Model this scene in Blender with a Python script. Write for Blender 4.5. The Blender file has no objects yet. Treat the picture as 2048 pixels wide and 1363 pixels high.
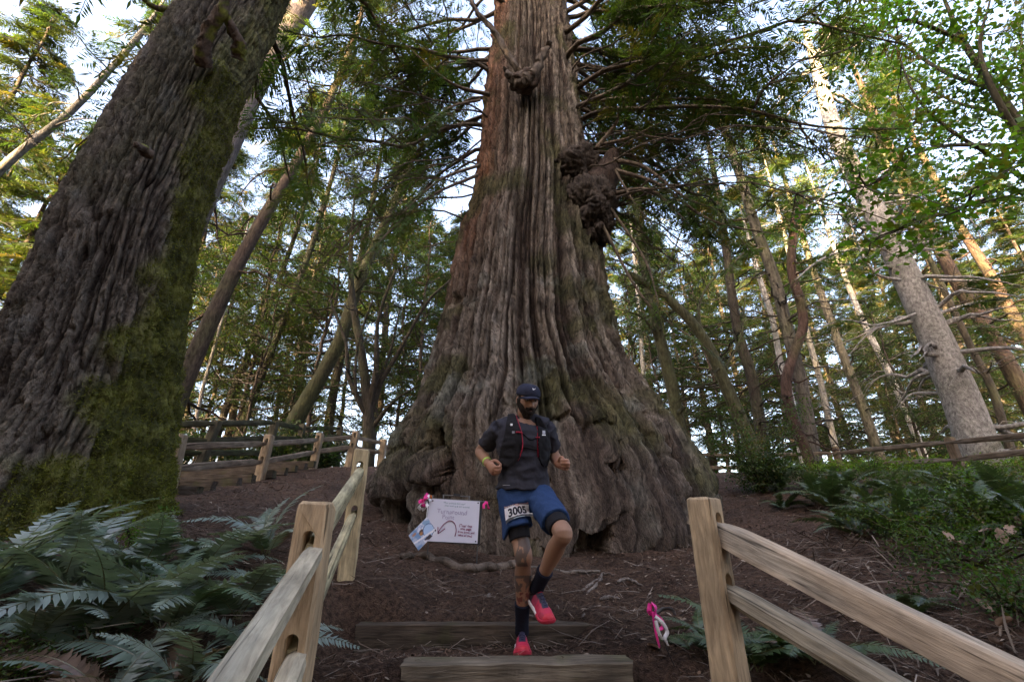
import bpy, bmesh, math, random
import numpy as np
from mathutils import Vector, Matrix
R = math.radians
sc = bpy.context.scene
COL = sc.collection

# ------------------------------------------------------------------ camera, sky, sun, exposure
CZ = 1.5                                  # camera height above the ground under it
PITCH = R(22.6); FPX = 910.0              # focal length in pixels of the 2048 wide photograph (16 mm on 36 mm)
CT, ST = math.cos(PITCH), math.sin(PITCH)
cam_d = bpy.data.cameras.new('camera'); cam = bpy.data.objects.new('camera', cam_d); COL.objects.link(cam)
cam.location = (0, 0, CZ); cam.rotation_euler = (R(90) + PITCH, 0, 0)
cam_d.sensor_width = 36; cam_d.lens = 16; cam_d.clip_start = .05; cam_d.clip_end = 2000
sc.camera = cam
SUN_EL, SUN_AZ = R(13), R(-152)           # azimuth measured from +Y towards +X: behind the camera, to the left
w = bpy.data.worlds.new('World'); sc.world = w; w.use_nodes = True
nt = w.node_tree; bg = nt.nodes['Background']
sky = nt.nodes.new('ShaderNodeTexSky'); sky.sky_type = 'NISHITA'; sky.sun_disc = False
sky.sun_elevation = SUN_EL; sky.sun_rotation = SUN_AZ
sky.air_density = .7; sky.dust_density = 6.0; sky.ozone_density = 1.0
nt.links.new(sky.outputs[0], bg.inputs[0]); bg.inputs[1].default_value = .15
sl = bpy.data.lights.new('sun', 'SUN'); sun = bpy.data.objects.new('sun', sl); COL.objects.link(sun)
sl.energy = 5.0; sl.angle = R(.5); sl.color = (1, .76, .42)
sd = Vector((math.sin(SUN_AZ)*math.cos(SUN_EL), math.cos(SUN_AZ)*math.cos(SUN_EL), math.sin(SUN_EL)))
sun.rotation_euler = sd.to_track_quat('Z', 'Y').to_euler(); sun.location = (0, 0, 60)
sc.view_settings.view_transform = 'Standard'; sc.view_settings.look = 'None'
sc.view_settings.gamma = 1; sc.view_settings.use_curve_mapping = False
sc.view_settings.exposure = 3.85
sc.view_settings.use_white_balance = True; sc.view_settings.white_balance_temperature = 7500; sc.view_settings.white_balance_tint = 17   # camera set for open shade
sc.render.engine = 'CYCLES'
sc.cycles.use_denoising = True
sc.cycles.use_adaptive_sampling = False
sc.cycles.max_bounces = 6; sc.cycles.diffuse_bounces = 3; sc.cycles.glossy_bounces = 2
sc.cycles.transmission_bounces = 4; sc.cycles.transparent_max_bounces = 4
sc.cycles.caustics_reflective = False; sc.cycles.caustics_refractive = False
sc.cycles.sample_clamp_indirect = 6

# ------------------------------------------------------------------ helpers
rng = np.random.default_rng(7); random.seed(7)
def ray(u, v):
    xc = (u-1024)/FPX; yc = (681.5-v)/FPX
    return np.array([xc, CT-yc*ST, ST+yc*CT])
def P(u, v, Y):
    d = ray(u, v); t = Y/d[1]
    return np.array([d[0]*t, Y, CZ+d[2]*t])
def px(wpx, u, v, Y):                     # metres for a width in photograph pixels at depth Y
    return wpx/FPX*Y/ray(u, v)[1]

_pt = rng.permutation(256); _pt = np.concatenate([_pt, _pt, _pt])
_g = rng.normal(size=(256, 3)); _g /= np.linalg.norm(_g, axis=1)[:, None]
def noise(p):
    p = np.asarray(p, float); i = np.floor(p).astype(np.int64); f = p-i
    u = f*f*f*(f*(f*6-15)+10); i &= 255; out = 0
    for dx in (0, 1):
        for dy in (0, 1):
            for dz in (0, 1):
                h = _pt[_pt[_pt[i[..., 0]+dx]+i[..., 1]+dy]+i[..., 2]+dz]
                g = _g[h]; d = f-np.array([dx, dy, dz])
                wgt = (u[..., 0] if dx else 1-u[..., 0])*(u[..., 1] if dy else 1-u[..., 1])*(u[..., 2] if dz else 1-u[..., 2])
                out = out+wgt*(g*d).sum(-1)
    return out*1.5
def fbm(p, o=4, l=2.03, g=.5):
    p = np.asarray(p, float); a = 1; s = 0
    for k in range(o):
        s = s+a*noise(p+k*17.3); p = p*l; a *= g
    return s
def sstep(a, b, x):
    t = np.clip((x-a)/(b-a), 0, 1); return t*t*(3-2*t)
def unit(v):
    v = np.asarray(v, float); return v/(np.linalg.norm(v, axis=-1, keepdims=True)+1e-9)

def mesh(name, V, F, mats, col=None, smooth=True, midx=None):
    V = np.asarray(V, np.float32).reshape(-1, 3)
    Fs = F if isinstance(F, list) and len(F) and isinstance(F[0], np.ndarray) else [np.asarray(F)]
    Fs = [f for f in Fs if len(f)]
    me = bpy.data.meshes.new(name)
    me.vertices.add(len(V)); me.vertices.foreach_set('co', V.ravel())
    idx = np.concatenate([f.ravel() for f in Fs]).astype(np.int32)
    tot = np.concatenate([np.full(len(f), f.shape[1], np.int32) for f in Fs])
    st = np.concatenate([[0], np.cumsum(tot)[:-1]]).astype(np.int32)
    me.loops.add(len(idx)); me.loops.foreach_set('vertex_index', idx)
    me.polygons.add(len(tot)); me.polygons.foreach_set('loop_start', st); me.polygons.foreach_set('loop_total', tot)
    if midx is not None: me.polygons.foreach_set('material_index', np.asarray(midx, np.int32))
    me.polygons.foreach_set('use_smooth', np.full(len(tot), bool(smooth)))
    me.update(calc_edges=True); me.validate()
    for m in (mats if isinstance(mats, (list, tuple)) else [mats]): me.materials.append(m)
    if col is not None:
        a = me.color_attributes.new('Col', 'FLOAT_COLOR', 'POINT')
        c = np.ones((len(V), 4), np.float32); c[:, :3] = np.asarray(col, np.float32)
        a.data.foreach_set('color', c.ravel())
    return me
def link(name, me, parent=None):
    o = bpy.data.objects.new(name, me); COL.objects.link(o)
    if parent is not None: o.parent = parent
    return o
def obj(name, V, F, mats, parent=None, **k):
    return link(name, mesh(name, V, F, mats, **k), parent)
def tag(o, label=None, cat=None, group=None, kind=None):
    if label: o['label'] = label
    if cat: o['category'] = cat
    if group: o['group'] = group
    if kind: o['kind'] = kind
    return o
def empty(name, label=None, cat=None, group=None, loc=(0, 0, 0)):
    o = bpy.data.objects.new(name, None); COL.objects.link(o); o.location = loc; o.empty_display_size = .1
    return tag(o, label, cat, group)

class MB:                                  # collects pieces of one mesh
    def __init__(s): s.V = []; s.F = {}; s.C = []; s.n = 0
    def add(s, V, F, col=None):
        V = np.asarray(V, float).reshape(-1, 3)
        for f in (F if isinstance(F, list) and isinstance(F[0], np.ndarray) else [np.asarray(F)]):
            if len(f): s.F.setdefault(f.shape[1], []).append(f+s.n)
        s.V.append(V); s.n += len(V)
        c = np.ones((len(V), 3)) if col is None else np.broadcast_to(np.asarray(col, float), (len(V), 3))
        s.C.append(c)
    def build(s, name, mat, parent=None, smooth=True):
        return obj(name, np.concatenate(s.V), [np.concatenate(f) for f in s.F.values()], mat, parent, col=np.concatenate(s.C), smooth=smooth)

def resample(pts, n):
    """Catmull-Rom through the points, n samples."""
    pts = np.asarray(pts, float); m = len(pts)
    if m == 2: t = np.linspace(0, 1, n)[:, None]; return pts[0]*(1-t)+pts[1]*t
    e = np.vstack([2*pts[0]-pts[1], pts, 2*pts[-1]-pts[-2]])
    t = np.linspace(0, m-1-1e-9, n); i = t.astype(int); f = (t-i)[:, None]
    a, b, c, d = e[i], e[i+1], e[i+2], e[i+3]
    return .5*((2*b)+(c-a)*f+(2*a-5*b+4*c-d)*f**2+(3*b-a-3*c+d)*f**3)
def frames(pts):
    T = unit(np.gradient(pts, axis=0)); N = np.zeros_like(T)
    a = np.array([0, 0, 1.]) if abs(T[0][2]) < .9 else np.array([1., 0, 0])
    n = unit(a-T[0]*(a@T[0]))
    for i in range(len(T)):
        n = unit(n-T[i]*(n@T[i])); N[i] = n
    return T, N, np.cross(T, N)
def tube(pts, rad, sides=8, cap=True, ecc=1.0):
    pts = np.asarray(pts, float); n = len(pts); rad = np.broadcast_to(np.asarray(rad, float), (n,))
    T, N, B = frames(pts); a = np.linspace(0, 2*np.pi, sides, endpoint=False)
    V = pts[:, None]+rad[:, None, None]*(np.cos(a)[None, :, None]*N[:, None]*ecc+np.sin(a)[None, :, None]*B[:, None])
    i = np.arange(n-1)[:, None]*sides; j = np.arange(sides)[None]; k = (j+1) % sides
    F = np.stack([i+j, i+k, i+sides+k, i+sides+j], -1).reshape(-1, 4); V = V.reshape(-1, 3)
    if cap:
        V = np.vstack([V, pts[0], pts[-1]]); b = n*sides; j = np.arange(sides); k = (j+1) % sides
        F = [F, np.concatenate([np.stack([np.full(sides, b), k, j], -1), np.stack([np.full(sides, b+1), (n-1)*sides+j, (n-1)*sides+k], -1)])]
    return V, F
def gridF(n, m, wrap=False):
    i = np.arange(n-1)[:, None]*m
    if wrap: j = np.arange(m)[None]; k = (j+1) % m
    else: j = np.arange(m-1)[None]; k = j+1
    return np.stack([i+j, i+k, i+m+k, i+m+j], -1).reshape(-1, 4)

# ------------------------------------------------------------------ materials
def mat(name, rough=.8, spec=.3):
    m = bpy.data.materials.new(name); m.use_nodes = True
    n = m.node_tree; b = n.nodes['Principled BSDF']
    b.inputs['Roughness'].default_value = rough; b.inputs['Specular IOR Level'].default_value = spec
    return m, n, b
def N(n, t, **k):
    x = n.nodes.new(t)
    for a, v in k.items():
        if a.startswith('i_'): x.inputs[a[2:]].default_value = v
        else: setattr(x, a, v)
    return x
def flat(name, c, rough=.7, spec=.3, nscale=40, namp=.15, bump=0):
    """one colour broken up by a little noise"""
    m, n, b = mat(name, rough, spec)
    tc = N(n, 'ShaderNodeTexCoord'); nz = N(n, 'ShaderNodeTexNoise', i_Scale=nscale, i_Detail=3)
    n.links.new(tc.outputs['Object'], nz.inputs['Vector'])
    r = N(n, 'ShaderNodeMapRange'); r.inputs[3].default_value = 1-namp*2; r.inputs[4].default_value = 1+namp*2
    n.links.new(nz.outputs[0], r.inputs[0])
    mx = N(n, 'ShaderNodeMix', data_type='RGBA', blend_type='MULTIPLY'); mx.inputs[0].default_value = 1
    mx.inputs[6].default_value = (*c, 1); n.links.new(r.outputs[0], mx.inputs[7]); n.links.new(mx.outputs[2], b.inputs['Base Color'])
    if bump:
        bp = N(n, 'ShaderNodeBump', i_Strength=bump, i_Distance=.01); n.links.new(nz.outputs[0], bp.inputs['Height']); n.links.new(bp.outputs[0], b.inputs['Normal'])
    return m
def grained(name, scale, lo, hi, bump=.4, dist=.02, rough=.9, spec=.2, vec='Object', scale2=None, axis_detail=6, warp=0, crack=None):
    """vertex colour x stretched noise, with a bump from the same noise"""
    m, n, b = mat(name, rough, spec)
    at = N(n, 'ShaderNodeAttribute', attribute_name='Col')
    tc = N(n, 'ShaderNodeTexCoord'); mp = N(n, 'ShaderNodeMapping'); mp.inputs['Scale'].default_value = scale
    src = tc.outputs[vec]
    if warp:
        wn = N(n, 'ShaderNodeTexNoise', i_Scale=2.2, i_Detail=3); n.links.new(tc.outputs[vec], wn.inputs['Vector'])
        sb = N(n, 'ShaderNodeVectorMath', operation='SUBTRACT'); sb.inputs[1].default_value = (.5, .5, .5); n.links.new(wn.outputs['Color'], sb.inputs[0])
        sm = N(n, 'ShaderNodeVectorMath', operation='SCALE'); sm.inputs['Scale'].default_value = warp; n.links.new(sb.outputs[0], sm.inputs[0])
        av = N(n, 'ShaderNodeVectorMath', operation='ADD'); n.links.new(tc.outputs[vec], av.inputs[0]); n.links.new(sm.outputs[0], av.inputs[1]); src = av.outputs[0]
    n.links.new(src, mp.inputs['Vector'])
    nz = N(n, 'ShaderNodeTexNoise', i_Scale=1, i_Detail=axis_detail, i_Roughness=.62, i_Distortion=.35); n.links.new(mp.outputs[0], nz.inputs['Vector'])
    r = N(n, 'ShaderNodeMapRange'); r.inputs[1].default_value = .28; r.inputs[2].default_value = .72
    r.inputs[3].default_value = lo; r.inputs[4].default_value = hi; n.links.new(nz.outputs[0], r.inputs[0])
    mx = N(n, 'ShaderNodeMix', data_type='RGBA', blend_type='MULTIPLY'); mx.inputs[0].default_value = 1
    n.links.new(at.outputs['Color'], mx.inputs[6]); n.links.new(r.outputs[0], mx.inputs[7])
    cout = mx.outputs[2]
    if crack:                                  # drying checks along the grain
        mp3 = N(n, 'ShaderNodeMapping'); mp3.inputs['Scale'].default_value = crack; n.links.new(tc.outputs[vec], mp3.inputs['Vector'])
        nz3 = N(n, 'ShaderNodeTexNoise', i_Scale=1, i_Detail=2, i_Distortion=.6); n.links.new(mp3.outputs[0], nz3.inputs['Vector'])
        r3 = N(n, 'ShaderNodeMapRange'); r3.inputs[1].default_value = .30; r3.inputs[2].default_value = .37; r3.inputs[3].default_value = .25; r3.inputs[4].default_value = 1; n.links.new(nz3.outputs[0], r3.inputs[0])
        nz4 = N(n, 'ShaderNodeTexNoise', i_Scale=4, i_Detail=3); n.links.new(tc.outputs[vec], nz4.inputs['Vector'])
        r4 = N(n, 'ShaderNodeMapRange'); r4.inputs[1].default_value = .35; r4.inputs[2].default_value = .7; r4.inputs[3].default_value = .62; r4.inputs[4].default_value = 1.1; n.links.new(nz4.outputs[0], r4.inputs[0])
        ml = N(n, 'ShaderNodeMath', operation='MULTIPLY'); n.links.new(r3.outputs[0], ml.inputs[0]); n.links.new(r4.outputs[0], ml.inputs[1])
        m3 = N(n, 'ShaderNodeMix', data_type='RGBA', blend_type='MULTIPLY'); m3.inputs[0].default_value = 1; n.links.new(cout, m3.inputs[6]); n.links.new(ml.outputs[0], m3.inputs[7]); cout = m3.outputs[2]
    n.links.new(cout, b.inputs['Base Color'])
    h = nz.outputs[0]
    if scale2:
        mp2 = N(n, 'ShaderNodeMapping'); mp2.inputs['Scale'].default_value = scale2; n.links.new(tc.outputs[vec], mp2.inputs['Vector'])
        nz2 = N(n, 'ShaderNodeTexNoise', i_Scale=1, i_Detail=4, i_Roughness=.6); n.links.new(mp2.outputs[0], nz2.inputs['Vector'])
        ad = N(n, 'ShaderNodeMath', operation='ADD'); n.links.new(h, ad.inputs[0]); n.links.new(nz2.outputs[0], ad.inputs[1]); h = ad.outputs[0]
    bp = N(n, 'ShaderNodeBump', i_Strength=bump, i_Distance=dist); n.links.new(h, bp.inputs['Height']); n.links.new(bp.outputs[0], b.inputs['Normal'])
    return m
def leafmat(name, rough=.5, spec=.35, trans=.4, tint=(1.5, 1.5, .6)):
    m, n, b = mat(name, rough, spec)
    at = N(n, 'ShaderNodeAttribute', attribute_name='Col')
    n.links.new(at.outputs['Color'], b.inputs['Base Color'])
    tr = N(n, 'ShaderNodeBsdfTranslucent'); mx = N(n, 'ShaderNodeMix', data_type='RGBA', blend_type='MULTIPLY'); mx.inputs[0].default_value = 1
    mx.inputs[7].default_value = (*tint, 1); n.links.new(at.outputs['Color'], mx.inputs[6]); n.links.new(mx.outputs[2], tr.inputs[0])
    ms = N(n, 'ShaderNodeMixShader'); ms.inputs[0].default_value = trans
    n.links.new(b.outputs[0], ms.inputs[1]); n.links.new(tr.outputs[0], ms.inputs[2])
    n.links.new(ms.outputs[0], n.nodes['Material Output'].inputs['Surface'])
    return m
def vcol(name, rough=.7, spec=.3):
    m, n, b = mat(name, rough, spec); at = N(n, 'ShaderNodeAttribute', attribute_name='Col'); n.links.new(at.outputs['Color'], b.inputs['Base Color']); return m

M_red = grained('redwood_bark', (24, 24, 6.5), .2, 1.85, 1.0, .045, scale2=(80, 80, 26), warp=.35)
M_fir = grained('fir_bark', (16, 16, 9), .3, 1.7, 1.0, .05, scale2=(60, 60, 40), warp=.2)
M_bark = grained('bark', (15, 15, 4), .3, 1.7, .9, .04, warp=.15)
M_wood = grained('split_wood', (8, 60, 60), .6, 1.35, .5, .008, rough=.75, scale2=(14, 170, 170), warp=.05, crack=(2.2, 48, 48))
M_old = grained('weathered_wood', (4, 50, 50), .45, 1.4, .6, .012, warp=.05, crack=(2.5, 40, 40))
M_soil = grained('forest_duff', (30, 30, 30), .2, 2.0, 1.0, .04, scale2=(110, 110, 110), warp=.1)
M_litter = vcol('litter', .85, .15)
M_con = leafmat('conifer_foliage', .55, .25, .38)
M_leaf = leafmat('broad_leaf', .45, .35, .45, (1.3, 1.6, .5))
M_fern = leafmat('fern_leaf', .33, .8, .2)
M_moss = leafmat('moss', .9, .1, .25)

# ------------------------------------------------------------------ terrain
CP = np.array([(-.3,1.2,-1.2),(-2.0,.3,-1.2),(2,.3,-1.15),(-1.28,3.9,-.33),(-2.0,3.0,-.5),(-2.0,1.8,-.75),(-3.2,2.5,-.45),(-3.3,4.2,-.05),(-4.6,4.6,.1),
 (-6,3,0),(-2.2,5,-.08),(-1.5,6,.05),(-3,7,.5),(-4.5,8.5,.83),(-4.5,10.5,1.25),(-3.9,11.4,1.42),(-2,9,.8),(-7,8,.6),(-7,12,1.3),(-10,6,.6),(-12,12,1.5),
 (.4,7.4,.2),(0,5.2,-.25),(1,5.2,-.25),(2,5.3,-.2),(0,4.3,-.4),(0,3.4,-.62),(1.2,3.4,-.6),(1.5,2.2,-.8),(2.6,2.2,-.6),(2.8,6.5,.07),(2.4,3.6,-.34),(3.6,4.2,-.1),(4,3,-.2),
 (4.2,6.5,.3),(6,5,.35),(6,8,.75),(9.4,10,1.16),(9.7,14,1.73),(6,15,1.6),(3.5,10,1.0),(0,13,1.5),(-2,15,1.75),(12,7,.8),(16,15,1.8),(-8,18,1.9),(0,20,1.8),(12,22,1.6),
 (-16,20,1.8),(20,6,.6),(-18,6,.6),(-10,-3,-1.4),(10,-3,-1.4),(0,-4,-2.4),(20,24,1.6)])
def _tps(d2): return .5*d2*np.log(d2+1e-9)
_n = len(CP); _K = _tps(((CP[:, None, :2]-CP[None, :, :2])**2).sum(-1))+np.eye(_n)*.02
_A = np.zeros((_n+3, _n+3)); _A[:_n, :_n] = _K; _A[:_n, _n] = 1; _A[:_n, _n+1:] = CP[:, :2]; _A[_n, :_n] = 1; _A[_n+1:, :_n] = CP[:, :2].T
_W = np.linalg.solve(_A, np.concatenate([CP[:, 2], [0, 0, 0]]))
ST_Y = [-2, 0, 1, 2, 3.02, 3.12, 3.62, 3.70, 4.2, 4.9, 5.3]; ST_Z = [-2, -1.5, -1.25, -1.0, -.86, -.705, -.725, -.58, -.43, -.28, -.24]
def ground(x, y):
    x = np.asarray(x, float); y = np.asarray(y, float); sh = x.shape; x = x.ravel(); y = y.ravel()
    xx = np.clip(x, -20, 22); yy = np.clip(y, -5, 25)
    z = np.zeros_like(x)
    for s in range(0, len(x), 20000):
        e = slice(s, s+20000)
        d2 = (xx[e, None]-CP[None, :, 0])**2+(yy[e, None]-CP[None, :, 1])**2
        z[e] = _tps(d2)@_W[:_n]+_W[_n]+_W[_n+1]*xx[e]+_W[_n+2]*yy[e]
    wgt = sstep(-1.35, -1.12, x)*(1-sstep(.68, 1.0, x))*(1-sstep(4.3, 5.2, y))
    wgt = wgt*np.where(y > 3.2, 1-sstep(.2, .6, x), 1)*(1-sstep(3.68, 3.85, y)*(1-sstep(-1.1, -.45, x)))
    z = z*(1-wgt)+np.interp(y, ST_Y, ST_Z)*wgt
    far = np.maximum(0, np.hypot(x-xx, y-yy)); z = z-np.minimum(far*.16, 7)
    return (z+CZ).reshape(sh)
def G(x, y): return float(ground(np.array([x]), np.array([y]))[0])
def axis(a, b, d, lo, hi):
    c = list(np.arange(a, b, d)); s = d; p = c[-1]
    while p < hi: s *= 1.16; p += s; c.append(p)
    s = d; p = a; f = []
    while p > lo: s *= 1.16; p -= s; f.append(p)
    return np.array(f[::-1]+c)
gx = axis(-5, 6.2, .05, -900, 900); gy = axis(1.4, 10, .045, -900, 900)
X, Y = np.meshgrid(gx, gy, indexing='xy'); Z = ground(X, Y)
near = np.exp(-(np.hypot(X, Y-5)/14)**2)
pp = np.stack([X, Y, X*0], -1)
Z = Z+near*(.05*fbm(pp*1.3, 3)+.022*fbm(pp*6+3, 3)+.012*np.abs(noise(pp*19)))
V = np.stack([X, Y, Z], -1).reshape(-1, 3)
tone = fbm(pp*.9+9, 4)[..., None].reshape(-1, 1); t2 = fbm(pp*5+30, 3).reshape(-1, 1)
gc = np.array([.092, .055, .038])*(1+.35*tone)+np.array([.022, .012, .006])*np.clip(t2, -.4, 1)
gc = gc*np.clip(1-.35*np.exp(-(((X-.5)/1.1)**2+((Y-3.9)/1.0)**2)).reshape(-1, 1), 0, 1)     # darker soil on the landing
gr = (sstep(4, 8, np.abs(X-0))*sstep(8, 13, Y)).reshape(-1, 1)
gc = gc*(1-gr*.6)+np.array([.03, .045, .012])*gr*.6
terrain = tag(obj('ground', V, gridF(len(gy), len(gx)), M_soil, col=np.clip(gc, .004, 1)), kind='structure')
# ------------------------------------------------------------------ foliage sprays
def spray_template(seed, n=15):
    r = np.random.default_rng(seed); Q = []
    for i in range(n):
        t = (i+.6)/n
        for s in (-1, 1):
            if r.random() < .08: continue
            L = (.40*(1-t)**.7+.08)*r.uniform(.75, 1.2); a = R(r.uniform(42, 66)); wd = .021*r.uniform(.8, 1.3)
            b = np.array([t*.92, 0, -.10*t*t]); d = np.array([math.cos(a), s*math.sin(a), r.uniform(-.35, .12)]); d /= np.linalg.norm(d)
            q = np.cross(d, [0, 0, 1]); q /= np.linalg.norm(q); q = q*math.cos(r.uniform(-.7, .7))+np.array([0, 0, 1])*math.sin(r.uniform(-.7, .7))
            Q.append([b, b+d*L*.5+q*wd, b+d*L, b+d*L*.5-q*wd])
    Q.append([[.0, -.008, 0], [0, .008, 0], [.95, .004, -.1], [1.0, -.004, -.11]])
    Q.append([[.9, 0, -.09], [1.0, .03, -.11], [1.16, 0, -.15], [1.0, -.03, -.12]])
    return np.array(Q)
SPR = [spray_template(s) for s in range(6)]
def leaf_cluster(seed, n=34, L=.16, rad=.42):
    r = np.random.default_rng(seed); Q = []
    for i in range(n):
        c = r.normal(size=3)*[rad, rad, rad*.55]*.6; d = unit(r.normal(size=3)*[1, 1, .5]+[0, 0, -.35]); q = unit(np.cross(d, r.normal(size=3)*.5+[0, 0, 1]))
        l = L*r.uniform(.6, 1.25); wd = l*.30
        Q.append([c, c+d*l*.45+q*wd, c+d*l, c+d*l*.45-q*wd])
    return np.array(Q)
LCL = [leaf_cluster(s+50) for s in range(5)]
LFINE = [leaf_cluster(s+80, 34, .09, .40) for s in range(5)]
class Fol:                                 # sprays of one crown
    def __init__(s, templates, base=(.03, .055, .014), var=.35): s.T = templates; s.p = []; s.x = []; s.u = []; s.s = []; s.base = np.array(base); s.var = var
    def add(s, p, x, u, sc): s.p.append(p); s.x.append(x); s.u.append(u); s.s.append(sc)
    def build(s, name, mat, parent, seed=0, shade=None):
        if not s.p: return None
        r = np.random.default_rng(seed); p = np.array(s.p); x = unit(np.array(s.x)); u = np.array(s.u)
        y = unit(np.cross(u, x)); z = np.cross(x, y); k = np.array(s.s)[:, None, None, None]
        VV = []; CC = []; ti = r.integers(0, len(s.T), len(p))
        for t, T in enumerate(s.T):
            m = ti == t
            if not m.any(): continue
            Tn = T[None]*k[m]
            W = p[m][:, None, None]+Tn[..., 0:1]*x[m][:, None, None]+Tn[..., 1:2]*y[m][:, None, None]+Tn[..., 2:3]*z[m][:, None, None]
            c = s.base*(1+s.var*r.normal(size=(m.sum(), 1)))*(1+.12*r.normal(size=(m.sum(), 3)))
            # some sprays are older and yellower
            yl = (r.random((m.sum(), 1)) < .12)*r.uniform(.3, 1, (m.sum(), 1)); c = c*(1-yl)+np.array([.11, .085, .018])*yl
            cc = np.broadcast_to(np.clip(c, .004, .4)[:, None, None], W.shape)*r.uniform(.8, 1.2, W.shape[:2]+(1, 1))
            VV.append(W.reshape(-1, 3)); CC.append(cc.reshape(-1, 3))
        V = np.concatenate(VV); F = np.arange(len(V)).reshape(-1, 4)
        return obj(name, V, F, mat, parent, col=np.concatenate(CC), smooth=False)

def limb(p0, az, L, up, droop, n=8, wob=.06, r=None):
    r = r or rng
    s = np.linspace(0, 1, n)[:, None]; d = np.array([math.sin(az), math.cos(az), 0])
    q = np.array([math.cos(az), -math.sin(az), 0])
    w1 = np.cumsum(r.normal(size=(n, 1)), 0)*wob*L/n*2; w2 = np.cumsum(r.normal(size=(n, 1)), 0)*wob*L/n*2; w1[0] = w2[0] = 0
    return np.asarray(p0)+d*s*L+np.array([0, 0, 1])*(up*s-droop*s*s)*L+q*w1+np.array([0, 0, 1])*w2
def dress(fol, pts, ns, sz, start=.2, spread=(35, 70), tilt=.25, r=None):
    """sprays to both sides along a limb"""
    r = r or rng; pts = resample(pts, 24); T = unit(np.gradient(pts, axis=0))
    for i in range(ns):
        s = start+(1-start)*(i+r.random())/ns; k = min(23, int(s*23)); t = T[k]; p = pts[k]
        a = R(r.uniform(*spread))*(1 if i % 2 else -1)
        if s > .94: a *= .2
        h = np.array([t[0]*math.cos(a)-t[1]*math.sin(a), t[0]*math.sin(a)+t[1]*math.cos(a), t[2]*.6-tilt*r.uniform(.3, 1.6)])
        fol.add(p, h, np.array([r.normal()*.3, r.normal()*.3, 1]), sz*r.uniform(.65, 1.2)*(1.15-.35*s))

# ------------------------------------------------------------------ the great redwood
RT = [(1100, 728, 1455), (1040, 730, 1448), (990, 735, 1438), (940, 742, 1415), (900, 760, 1385), (860, 795, 1345), (800, 832, 1298), (750, 852, 1266), (700, 867, 1243), (600, 893, 1222),
      (500, 914, 1204), (400, 948, 1185), (300, 961, 1172), (200, 968, 1160), (100, 983, 1146), (0, 990, 1128), (-200, 1003, 1105)]
RY = 7.45
tz, tc, tr = [], [], []
for v_, a, b in RT:
    pa, pb = P(a, v_, RY), P(b, v_, RY)
    tz.append(pa[2]); tc.append((pa[0]+pb[0])/2); rr = (pb[0]-pa[0])/2; tr.append(rr/math.sqrt(1+(rr/RY)**2))
tz = np.array([tz[0]-1.5]+tz+[34.0]); tc = np.array([tc[0]]+tc+[tc[-1]+.2]); tr = np.array([tr[0]+.12]+tr+[.25])
def rw_r(z): return np.interp(z, tz, tr)
def rw_c(z): return np.interp(z, tz, tc)
nz_ = 520; na_f, na_b = 400, 70
zl = np.concatenate([np.linspace(.85, 5.2, 225), np.linspace(5.2, 15, 180)[1:], np.linspace(15, 34, 30)[1:]])
th = np.concatenate([np.linspace(-R(112), R(112), na_f), np.linspace(R(112), R(248), na_b)[1:-1]])        # 0 = towards the camera
TH, ZL = np.meshgrid(th, zl)
Rr = rw_r(ZL); Cc = rw_c(ZL)
def rw_pts(Rr): return np.stack([Cc+Rr*np.sin(TH), RY-Rr*np.cos(TH)*np.where(np.cos(TH) > 0, np.minimum(1, 2.25/np.maximum(Rr, .1)), 1), ZL], -1)
P0 = rw_pts(Rr)
cs, sn = np.cos(TH), np.sin(TH)
wz = ZL*.35
warp = .035*fbm(np.stack([cs*2, sn*2, ZL*.45], -1), 3)
c2, s2 = np.cos(TH+warp), np.sin(TH+warp)
def ring(k, s, off=0): return np.stack([c2*k+off, s2*k+off*.7, ZL*s], -1)
low = 1-sstep(1.5, 4.2, ZL)
n1 = noise(ring(2.6, .14)); n2 = noise(ring(9, .15, 5)); n3 = noise(ring(22, .30, 9)); n4 = fbm(ring(34, 1.9, 13), 3)
fur = -(1-np.clip(np.abs(n2)*3.2, 0, 1))**1.6; fur3 = -(1-np.clip(np.abs(n3)*2.6, 0, 1))**1.6
rel = np.clip(Rr/1.6, .45, 1.5)
wl = .12*noise(P0*[1.2, 1.2, 1.6])[..., None]; rl1 = noise(ring(6.5, .30, 61)+wl*3); rl2 = noise(ring(15, .55, 71)+wl*6)
n5 = noise(ring(40, 2.4, 17)+.5*noise(P0*6)[..., None]); fur5 = -(1-np.clip(np.abs(n5)*2.2, 0, 1))**1.5
D = .10*n1*rel+.15*fur*rel+.085*fur3*np.sqrt(rel)+.065*n4+.05*fur5
D = D-low*(.20*(1-np.clip(np.abs(rl1)*2.6, 0, 1))**2+.11*(1-np.clip(np.abs(rl2)*2.4, 0, 1))**2)
D = D+low*(.05*fbm(P0*[3.2, 3.2, 2.2], 4)-.06*(1-np.clip(np.abs(noise(P0*[2.6, 2.6, 1.7]+.4*noise(P0*4)[..., None]))*3, 0, 1))**2)
D = D+low*(.20*noise(ring(2.1, .25, 21))+.12*noise(ring(5, .8, 31))+.07*noise(ring(9, 1.6, 41)))
def on_trunk(u, v):
    d = ray(u, v); t = 4.0
    for k in range(200):
        p = d*t; z = CZ+p[2]; rr = rw_r(z); y_sc = min(1, 2.25/rr)
        if ((p[0]-rw_c(z))/rr)**2+((RY-p[1])/(rr*y_sc))**2 <= 1: break
        t += .02
    return np.array([p[0], p[1], z])
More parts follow.
